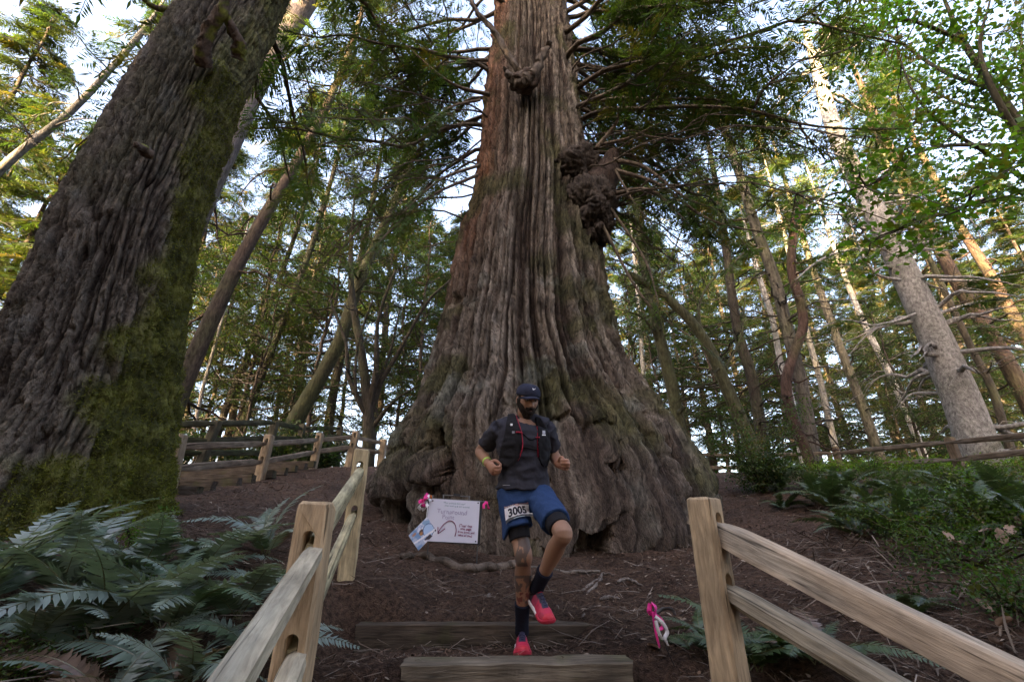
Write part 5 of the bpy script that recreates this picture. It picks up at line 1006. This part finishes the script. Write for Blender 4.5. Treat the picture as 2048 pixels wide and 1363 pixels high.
C[rl_ & pat] = ink*.75+C[rl_ & pat]*.25; redm = rl_ & (vv > 1184) & (vv < 1206) & (tn < -.1); C[redm] = (.16, .045, .035)
kid(obj('body', V, F, M_skin, col=np.clip(C, .01, 1)), person)
bodyV = V
# eyes, brows, beard, hair
M_eye = flat('eye', (.5, .47, .44), .2, .5, 10, .02); M_hair = flat('dark_hair', (.022, .016, .013), .8, .2, 200, .3, .5)
for s in (-1, 1):
    v, f = ball((s*.031, .0755, .012), (.0125, .011, .0085), (12, 16)); e = kid(obj('eye', Hd(v), f, M_eye), person)
    v, f = ball((s*.031, .0845, .010), (.0055, .003, .0058), (8, 12)); kid(obj('iris', Hd(v), f, M_hair), person)
    q = np.array([(s*.012, .094, .026), (s*.030, .0965, .032), (s*.050, .082, .026)]); v, f = tube(resample(q, 10), np.array([.003, .004, .0045, .0045, .0045, .0042, .004, .0035, .003, .002]), 6); kid(obj('eyebrow', Hd(v), f, M_hair), person)
Hm = H0.copy(); hn = unit(Hm); nn = fbm(Hm*90, 2)
jaw = sstep(-.050, -.064, Hm[..., 2]+.012*sstep(.03, .07, np.abs(Hm[..., 0]))*-3.2)*sstep(-.035, .01, Hm[..., 1]); must = .85*np.exp(-((Hm[..., 2]+.048)/.0065)**2)*(np.abs(Hm[..., 0]) < .034)*(Hm[..., 1] > .06)
side = sstep(.060, .068, np.abs(Hm[..., 0])+0*Hm[..., 2])*sstep(.03, .0, Hm[..., 2])*sstep(-.02, -.005, Hm[..., 1])*sstep(.045, .025, Hm[..., 1])
bm = np.clip(np.maximum(np.maximum(jaw, must), side), 0, 1); bm = bm*(1-np.exp(-((Hm[..., 0]/.015)**2+((Hm[..., 2]+.065)/.0042)**2))*(Hm[..., 1] > .07))
Bv = Hm+hn*((bm-.30)*(.013+.009*sstep(-.09, -.12, Hm[..., 2]))+.0025*nn)[..., None]; Bv[..., 2] -= .006*sstep(-.08, -.115, Hm[..., 2])*bm
Bf = gridF(110, 160, True); keep = bm.reshape(-1)[Bf].max(1) > .12; kid(obj('beard', Hd(Bv.reshape(-1, 3)), Bf[keep], M_hair), person)
hm = sstep(.045, .02, Hm[..., 1])*sstep(-.055, -.03, Hm[..., 2])*(1-np.exp(-(((Hm[..., 1]+.006)/.022)**2+((Hm[..., 2]+.006)/.034)**2))*(np.abs(Hm[..., 0]) > .05))
Hv = Hm+hn*((hm-.4)*.008)[..., None]; keep = (hm.reshape(-1)[Bf].max(1) > .2) & (Hm[..., 2].reshape(-1)[Bf].max(1) < .07); kid(obj('hair', Hd(Hv.reshape(-1, 3)), Bf[keep], M_hair), person)
# cap with curved brim
M_cap = cloth('cap_cloth', (.022, .026, .048)); a, b = np.meshgrid(np.linspace(0, .5*np.pi, 24), np.linspace(0, 2*np.pi, 72, endpoint=False), indexing='ij')
def capf(a, b, off=0):
    d = np.stack([np.sin(a)*np.cos(b), np.sin(a)*np.sin(b), np.cos(a)], -1); yy = d[..., 1]; sq = 1-.10*np.cos(a)**6
    return np.stack([d[..., 0]*(.087+off), yy*np.where(yy > 0, .104+off, .113+off), .048+d[..., 2]**.85*(.080+off)*sq+.004*np.cos(b*6)*np.sin(a)*np.cos(a)], -1)
cp = capf(a, b); rim = cp[-1]-[0, 0, .012]; cin = capf(a[::-1], b, -.004); cpv = np.concatenate([cp, rim[None], cin]); cap = kid(obj('cap', Hd(cpv.reshape(-1, 3)), gridF(len(cpv), 72, True), M_cap), person)
ba, bt = np.meshgrid(np.linspace(-1, 1, 25), np.linspace(0, 1, 12), indexing='ij'); xb = ba*.080*(1-.14*bt**2); rad = .062*np.sqrt(np.clip(1-np.abs(ba)**2.6, 0, 1)); yb = .104*np.sqrt(np.clip(1-(ba*.92)**2, 0, 1))-.006+bt*rad
zb = .040-.006*bt-.022*ba**2; top_ = np.stack([xb, yb, zb+.003], -1); bot = np.stack([xb, yb, zb-.002], -1); V = np.concatenate([top_.reshape(-1, 3), bot.reshape(-1, 3)]); F1 = gridF(25, 12)
ed = np.concatenate([np.arange(25)*12+11]); Fe = np.stack([ed[:-1], ed[1:], ed[1:]+300, ed[:-1]+300], -1); o = obj('brim', Hd(V), np.vstack([F1, F1[:, ::-1]+300, Fe]), M_cap); o.parent = cap; o.matrix_parent_inverse = cap.matrix_world.inverted() if False else Matrix.Identity(4)
SW = np.array([(0, .35), (.02, .12), (.09, .0), (.20, .0), (.45, .12), (1.0, .42), (.45, .24), (.26, .20), (.17, .22), (.14, .34), (.17, .50)])   # white tick emblem
def emblem(pts2, wd, ht, az0, el0, m, name, par, off=.0015):
    az = az0+(pts2[:, 0]-.5)*wd; el = el0-(pts2[:, 1]-.25)*ht; v = np.array([capf(np.array(e), np.array(np.pi/2-z_), off) for z_, e in zip(az, el)])
    me = bpy.data.meshes.new(name); me.from_pydata([tuple(q) for q in Hd(v)], [], [list(range(len(v)))]); me.materials.append(m); o = link(name, me, par); return o
M_lgw = flat('white_print', (.8, .8, .82), .6, .3, 5, .01); emblem(SW, .42, .40, .12, 1.0, M_lgw, 'tick_emblem', cap)
# T-shirt
def wrinkle(V, F, amp, sc_, seed):
    Nn = vnormals(V, F); w_ = np.stack([V[:, 0]*sc_[0], V[:, 1]*sc_[1], V[:, 2]*sc_[2]], -1)+.35*np.stack([noise(V*6+seed), noise(V*6+seed+9), noise(V*6+seed+5)], -1)
    r = 1-np.abs(noise(w_+seed))*2; return V+Nn*(amp*(r-.4)+amp*.5*fbm(V*22+seed, 2))[:, None]
hem = P(1046, 982, 3.33)
tor = sections([(hem, .192, .140), (P(1047, 960, 3.33), .180, .132), (wai, .165, .125), (P(1046, 905, 3.30), .178, .130), (che+[0, .005, 0], .190, .132), (P(1048, 858, 3.28), .182, .112), (P(1050, 847, 3.275), .125, .088), (nek-[0, 0, .006], .075, .068), (nek+[0, 0, .004], .062, .060)], m=48, n=60)
def slv(a, b, t, rads): m_ = a*(1-t)+b*t; return taper([a+(a-b)*.02+np.array([0, 0, .0]), a*.7+m_*.3, a*.3+m_*.7, m_], rads, 20, 24)
shs = [tor, slv(rsh, rel_, .68, [.068, .068, .066, .069]), slv(lsh, lel, .68, [.068, .068, .066, .069]), taper([nek-[.0, 0, .02], (nek+rsh)/2+[0, 0, .012], rsh+[0, 0, .006]], [.055, .058, .060], 14, 20), taper([nek-[0, 0, .02], (nek+lsh)/2+[0, 0, .012], lsh+[0, 0, .006]], [.055, .058, .060], 14, 20)]
sV, sF = voxel(shs, .0068, 6, .5); hang = sstep(wai[2]+.05, hem[2], sV[:, 2])[:, None]
sV = wrinkle(sV, sF, .0085, (9, 9, 14), 3); sV = sV+hang*.004*np.sin(sV[:, :1]*60)
kid(obj('t_shirt', sV, sF, cloth('charcoal_shirt', (.033, .034, .046))), person)
BV = BVHTree.FromPolygons([tuple(v) for v in sV], [tuple(int(i) for i in f) for f in sF])
def on(bv, u, v, off, Yd=3.2):
    d = ray(u, v); d = Vector(d/np.linalg.norm(d)); h, nr, i, t = bv.ray_cast(Vector((0, 0, CZ)), d, 8)
    if h is None: q = P(u, v, Yd); h, nr, i, t = bv.find_nearest(Vector(q))
    nr = nr if nr.dot(d) < 0 else -nr; return np.array(h+nr*off)
# running vest: shell over the shirt, open at the chest
uu, vv = proj(sV); nS = vnormals(sV, sF)
def poly(u, v, pg):
    ins = np.zeros(len(u), bool); pg = np.array(pg)
    for i in range(len(pg)):
        (x1, y1), (x2, y2) = pg[i], pg[i-1]; c = ((y1 > v) != (y2 > v)) & (u < (x2-x1)*(v-y1)/(y2-y1+1e-9)+x1); ins ^= c
    return ins
PL = [(1016, 828), (1030, 829), (1036, 845), (1043, 866), (1046, 893), (1040, 915), (1030, 931), (1008, 935), (1000, 922), (1003, 895), (1010, 868), (1013, 848)]
PR = [(1068, 832), (1082, 836), (1090, 850), (1098, 868), (1101, 893), (1100, 915), (1094, 934), (1082, 932), (1076, 915), (1074, 890), (1075, 862), (1071, 845)]
frontm = nS[:, 1] < .25; cz0, cz1 = P(1046, 930, 3.3)[2], nek[2]-.005
armf = (np.linalg.norm(sV-rsh, axis=1) < .085) | (np.linalg.norm(sV-lsh, axis=1) < .085)
def shell(mask, th, name, m, par=person):
    fm = mask[sF].all(1); F_ = sF[fm]; idx = np.unique(F_); re = -np.ones(len(sV), int); re[idx] = np.arange(len(idx)); F2 = re[F_]
    A = sV[idx]+nS[idx]*th; B_ = sV[idx]-nS[idx]*.002; n = len(idx)
    e = np.sort(np.concatenate([F2[:, [0, 1]], F2[:, [1, 2]], F2[:, [2, 3]], F2[:, [3, 0]]]), 1); ue, ct = np.unique(e, axis=0, return_counts=True); bd_ = ue[ct == 1]
    for it in range(14):
        for Q in (A, B_):
            ac = np.zeros_like(Q); cn = np.zeros((len(Q), 1)); np.add.at(ac, bd_[:, 0], Q[bd_[:, 1]]); np.add.at(ac, bd_[:, 1], Q[bd_[:, 0]]); np.add.at(cn, bd_.ravel(), 1); k_ = cn[:, 0] > 0; Q[k_] = Q[k_]*.4+.6*ac[k_]/cn[k_]
    return kid(obj(name, np.vstack([A, B_]), np.vstack([F2, F2[:, ::-1]+n, np.column_stack([bd_, bd_[:, ::-1]+n])]), m), person)
M_vest = cloth('vest_mesh', (.010, .010, .013), .8, .25, 300); M_redp = flat('red_piping', (.30, .008, .03), .5)
vm = (frontm & (poly(uu, vv, PL) | poly(uu, vv, PR)) & ~((armf) & (uu < 1005))) | ((nS[:, 1] >= .25) & (sV[:, 2] > cz0) & (sV[:, 2] < cz1) & ~armf & (np.abs(sV[:, 0]-che[0]) < .15))
vest = shell(vm, .014, 'running_vest', M_vest)
vV = np.array([v.co for v in vest.data.vertices]); VB = BVHTree.FromPolygons([tuple(v) for v in np.vstack([sV, vV])], [tuple(int(i) for i in f) for f in sF]+[tuple(i+len(sV) for i in p.vertices) for p in vest.data.polygons])
def vsub(o): o.parent = vest; o.matrix_parent_inverse = vest.matrix_basis.inverted(); return o
def strip(pts, r, m, name, off=.003, bv=None): q = resample([on(bv or VB, a, b, off) for a, b in pts], 26); v, f = tube(q, r, 6); return obj(name, v, f, m)
for pts in ([(1032, 830), (1037, 846), (1043, 865), (1045, 890), (1041, 908), (1036, 920)], [(1075, 852), (1075, 875), (1076, 895), (1077, 913)]): o = strip(pts, .0035, M_redp, 'piping'); o.parent = vest; o.matrix_parent_inverse = person.matrix_world.inverted() if False else Matrix.Translation(person.location).inverted(); o.matrix_parent_inverse = vest.matrix_parent_inverse.copy(); 
for pts, m_, r in ([(1046, 893), (1060, 896), (1075, 899)], M_vest, .004), ([(1045, 866), (1060, 878), (1074, 875)], M_vest, .004), ([(1032, 864), (1038, 864), (1044, 865)], M_redp, .006), ([(1071, 875), (1075, 875), (1078, 874)], M_redp, .006):
    o = strip(pts, r, m_, 'chest_strap'); o.parent = vest; o.matrix_parent_inverse = vest.matrix_parent_inverse.copy()
def patch(c, w_, h_, m, name, bv, off=.004, par=None, sk_=0):
    q = np.array([[on(bv, c[0]+(i-.5)*w_+sk_*(j-.5), c[1]+(j-.5)*h_, off) for i in np.linspace(0, 1, 4)] for j in np.linspace(0, 1, 4)]); o = obj(name, q.reshape(-1, 3), gridF(4, 4), m); o.parent = par or vest; o.matrix_parent_inverse = vest.matrix_parent_inverse.copy(); return o
patch((1023, 849), 4.5, 4, M_lgw, 'logo', VB); patch((1027, 864), 5.5, 4.5, flat('grey_print', (.25, .25, .3)), 'logo', VB); patch((1087, 864), 5.5, 6.5, flat('pale_print', (.42, .43, .47)), 'logo', VB); patch((1087, 869.5), 7, 2.2, M_lgw, 'logo', VB); patch((1013, 969.5), 14, 1.0, flat('shirt_print', (.3, .3, .33)), 'logo', VB, .003, None)
# shorts over black liners
M_short = cloth('blue_shorts', (.017, .046, .125), .8, .12, 80); M_lin = cloth('black_liner', (.012, .012, .015))
def sleg(h_, k, t, rads): e = h_*(1-t)+k*t; return taper([h_+(h_-k)*.12, h_*.7+e*.3, h_*.35+e*.65, e], rads, 24, 28)
shv, shf = voxel([sections([(pel+[0, .01, .05], .168, .120), (pel+[0, .01, -.01], .182, .130), (pel+[0, 0, -.07], .172, .125), (pel+[0, 0, -.115], .10, .10)], m=40, n=24), sleg(rhip+[0, 0, -.01], rkn, .58, [.096, .100, .100, .100]), sleg(lhip+[0, 0, -.01], lkn, .74, [.096, .102, .099, .094])], .0075, 4, .5)
shv = wrinkle(shv, shf, .006, (8, 8, 8), 8); uu, vv = proj(shv); flap = sstep(1045, 1060, vv)*sstep(1020, 1006, uu); shv[:, 2] -= .055*flap
shorts = kid(obj('shorts', shv, shf, M_short), person)
for h_, k, a_, b_2 in ((rhip, rkn, .40, .76), (lhip, lkn, .55, .90)):
    v, f = taper([h_*(1-t)+k*t for t in np.linspace(a_, b_2, 4)], [.084, .078, .073, .070] if k is rkn else [.080, .077, .073, .070], 16, 28); kid(obj('liner_leg', v, f, M_lin), person)
# race bib pinned to the thigh
SB = BVHTree.FromPolygons([tuple(v) for v in shv], [tuple(int(i) for i in f) for f in shf])
BC = np.array([(1009.5, 1012.5), (1057, 1003), (1063, 1036), (1014, 1048)]); nb_ = 22
def bibuv(s, t): arch = -5*math.sin(math.pi*s); p = (BC[0]*(1-s)+BC[1]*s)*(1-t)+(BC[3]*(1-s)+BC[2]*s)*t; return p[0], p[1]+arch
gp = np.array([[on(SB, *bibuv(s, t), .007) for s in np.linspace(0, 1, nb_)] for t in np.linspace(0, 1, nb_)])
for k in range(30):
    g2 = gp.copy(); g2[1:-1, 1:-1] = (gp[:-2, 1:-1]+gp[2:, 1:-1]+gp[1:-1, :-2]+gp[1:-1, 2:])/4; g2[0, 1:-1] = (gp[0, :-2]+gp[0, 2:]+gp[1, 1:-1])/3; g2[-1, 1:-1] = (gp[-1, :-2]+gp[-1, 2:]+gp[-2, 1:-1])/3; gp = gp*.5+g2*.5
gp = gp+unit(np.array([-.1, -1, .1]))*.008
def bib_at(s, t, off=0):
    s = np.clip(s, 0, 1)*(nb_-1); t = np.clip(t, 0, 1)*(nb_-1); i = np.minimum(t.astype(int), nb_-2); j = np.minimum(s.astype(int), nb_-2); fi = (t-i)[:, None]; fj = (s-j)[:, None]
    return (gp[i, j]*(1-fj)+gp[i, j+1]*fj)*(1-fi)+(gp[i+1, j]*(1-fj)+gp[i+1, j+1]*fj)*fi+unit(np.array([-.1, -1, .1]))*off
ss, tt = np.meshgrid(np.linspace(0, 1, 60), np.linspace(0, 1, 60)); bc_ = np.tile(np.array([.74, .73, .76]), (3600, 1)); s_, t_ = ss.ravel(), tt.ravel(); mt_ = noise(np.column_stack([s_*5, t_*0, s_*0]))
bc_[t_ < .15] = (.06, .05, .05); bc_[t_ < .07] = (.28, .14, .14); bc_[(t_ < .15) & (t_ > .05) & (s_ < .35) & (np.sin(s_*70)*np.sin(t_*120) > .1)] = (.5, .48, .48)
bc_[t_ > .80-.05*mt_-.04*np.abs(np.sin(s_*9))] = (.07, .075, .085); bc_[(t_ > .90) & (s_ > .30) & (s_ < .72) & (t_ < .98)] = (.45, .58, .68); bc_[((s_-.5)/.07)**2+((t_-.14)/.10)**2 < 1] = (.75, .7, .7); bc_[np.abs(((s_-.5)/.07)**2+((t_-.14)/.10)**2-.8) < .25] = (.5, .10, .08); bc_[((s_-.5)/.03)**2+((t_-.14)/.035)**2 < 1] = (.15, .08, .08)
bv_ = bib_at(s_, t_); bib = kid(obj('race_bib', np.vstack([bv_, bv_+np.array([0, .0015, 0])]), np.vstack([gridF(60, 60), gridF(60, 60)[:, ::-1]+3600]), vcol('bib_print', .55, .3), col=np.vstack([bc_, bc_*0+.7])), person)
tv, tf = text_mesh('3005', 1, .035); bmx = bmesh.new(); vs_ = [bmx.verts.new(q) for q in tv]
for p in tf:
    try: bmx.faces.new([vs_[i] for i in p])
    except ValueError: pass
bmesh.ops.triangulate(bmx, faces=bmx.faces[:]); bmesh.ops.subdivide_edges(bmx, edges=[e for e in bmx.edges if e.calc_length() > .12], cuts=3, use_grid_fill=True); bmesh.ops.triangulate(bmx, faces=bmx.faces[:])
me = bpy.data.meshes.new('number'); bmx.to_mesh(me); bmx.free(); tv = np.array([q.co for q in me.vertices]); lo, hi = tv.min(0), tv.max(0)
nv = bib_at(.12+.72*(tv[:, 0]-lo[0])/(hi[0]-lo[0]), .735-.49*(tv[:, 1]-lo[1])/(hi[1]-lo[1]), .0015); me.vertices.foreach_set('co', nv.ravel().astype(np.float32)); me.materials.append(flat('bib_ink', (.012, .015, .03), .6)); o = link('number', me, bib); o.matrix_parent_inverse = Matrix.Identity(4)
o.matrix_parent_inverse = bib.matrix_parent_inverse.copy() if False else Matrix.Identity(4)
# wristband
wb = rwr*.80+rel_*.20; ax_ = unit(rwr-rel_); v, f = tube(np.array([wb-ax_*.008, wb-ax_*.004, wb+ax_*.004, wb+ax_*.008]), np.array([.033, .0345, .0345, .033]), 24, False); vi, fi = tube(np.array([wb-ax_*.008, wb+ax_*.008]), .030, 24, False)
kid(obj('wristband', v, f, flat('neon_band', (.35, .75, .08), .4)), person)
# socks and shoes
M_sock = cloth('navy_sock', (.012, .014, .026), .9, .2, 150)
def sock(k, an, t0, rads): p = [k*(1-t)+an*t for t in np.linspace(t0, 1.0, 4)]; v, f = taper(p+[an-unit(k-an)*.05], rads, 22, 20); v = v+.0012*np.sin(v[:, 2:3]*500); return kid(obj('sock', v, f, M_sock), person)
sock(rkn, ran, .68, [.052, .047, .044, .044, .045]); sock(lkn, lan, .72, [.053, .048, .045, .045, .046])
M_shoe = vcol('shoe', .55, .35); M_sole = vcol('sole', .6, .3)
def shoe(heel, toe, up, seed):
    L = np.linalg.norm(toe-heel); x = unit(toe-heel); z = unit(np.asarray(up, float)-x*(np.asarray(up, float)@x)); y = np.cross(z, x); W = lambda p: heel+p[:, :1]*x+p[:, 1:2]*y+p[:, 2:3]*z
    st = [0, .04, .12, .25, .40, .55, .70, .83, .93, .98, 1.0]; hw = [.022, .034, .041, .042, .041, .045, .052, .053, .044, .030, .014]; hh = [.070, .098, .116, .118, .104, .084, .068, .058, .049, .039, .028]; n = 46; tq = np.linspace(0, 1, n); hwq = np.interp(tq, st, hw); hhq = np.interp(tq, st, hh); m = 40; a = np.linspace(0, 2*np.pi, m, endpoint=False); U = []; So = []
    for i in range(n):
        c, s = np.cos(a), np.sin(a); yy = hwq[i]*np.sign(c)*np.abs(c)**.75; zz = .016+np.where(s > 0, hhq[i]-.016, .004)*np.sign(s)*np.abs(s)**.85; yy = yy*(1-.42*np.clip(zz/.1, 0, 1)**1.5); U.append(np.column_stack([np.full(m, tq[i]*L), yy, zz+.012*(tq[i] > .85)*(tq[i]-.85)/.15]))
        w2 = hwq[i]+.005; So.append(np.column_stack([np.full(m, tq[i]*(L+.006)-.003), w2*np.sign(c)*np.abs(c)**.45, .010+(.016 if tq[i] < .5 else .013)*np.sign(s)*np.abs(s)**.5+.016*max(0, (tq[i]-.8)/.2)**2]))
    v, f = loft(U); v = v+.0016*fbm(v*60+seed, 2)[:, None]; t = v[:, 0]/L; zz = v[:, 2]; red, pur, dk = np.array([.55, .028, .075]), np.array([.075, .045, .085]), np.array([.022, .022, .05])
    c = np.tile(pur, (len(v), 1)); c[t > .22] = red*.55+pur*.45; c[t > .45] = red; c[(zz > .052) & (t > .25) & (np.abs(v[:, 1]) < .022) & (t < .72)] = dk; c[t < .2] = (.09, .06, .09); c[(t > .86) & (zz > .03)] = (.55, .03, .05)
    c[(np.abs(v[:, 1]) > .030) & (noise(v*[18, 1, 30]) > .15) & (t > .3)] *= .7; o = kid(obj('shoe', W(v), f, M_shoe, col=c), person)
    v, f = loft(So); t = v[:, 0]/L; c = np.where((t < .62)[:, None], (.72, .70, .72), (.50, .03, .06)); c = np.where((v[:, 2] < .002)[:, None], (.42, .03, .05), c); o2 = obj('sole', W(v), f, M_sole, col=c); o2.parent = o; o2.matrix_parent_inverse = Matrix.Identity(4)
    for k in range(5):
        tx = .34+.075*k; zt = np.interp(tx, st, hh)-.002; q = np.array([(tx*L, -.019, zt-.006), (tx*L+.004, 0, zt+.003), (tx*L, .019, zt-.006)]); lv, lf = tube(W(resample(q, 9)), .0026, 6); o3 = obj('lace', lv, lf, flat('lace', (.05, .045, .09)) if k else M_redp); o3.parent = o; o3.matrix_parent_inverse = Matrix.Identity(4)
    q = np.array([(.27*L, 0, .100), (.31*L, 0, .101), (.35*L, 0, .092)]); lv, lf = tube(W(q), .007, 6, True, .5); o3 = obj('tongue_tab', lv, lf, M_redp); o3.parent = o
    return o
shoe(P(1043, 1268, 3.50)*[1, 1, 0]+np.array([0, 0, CZ-.697]), np.array([P(1046, 1308, 3.22)[0], 3.215, CZ-.694]), (0, 0, 1), 1)
lh_, lt_ = P(1064, 1198, 3.38), P(1099, 1250, 3.19); shoe(lh_, lt_, (.30, -.70, .62), 2)
for o in [q for q in COL.objects if q.parent is not None and q.parent.parent is person]:       # sub-parts were modelled in world space
    o.matrix_parent_inverse = Matrix.Identity(4); o.matrix_basis = Matrix.Identity(4)
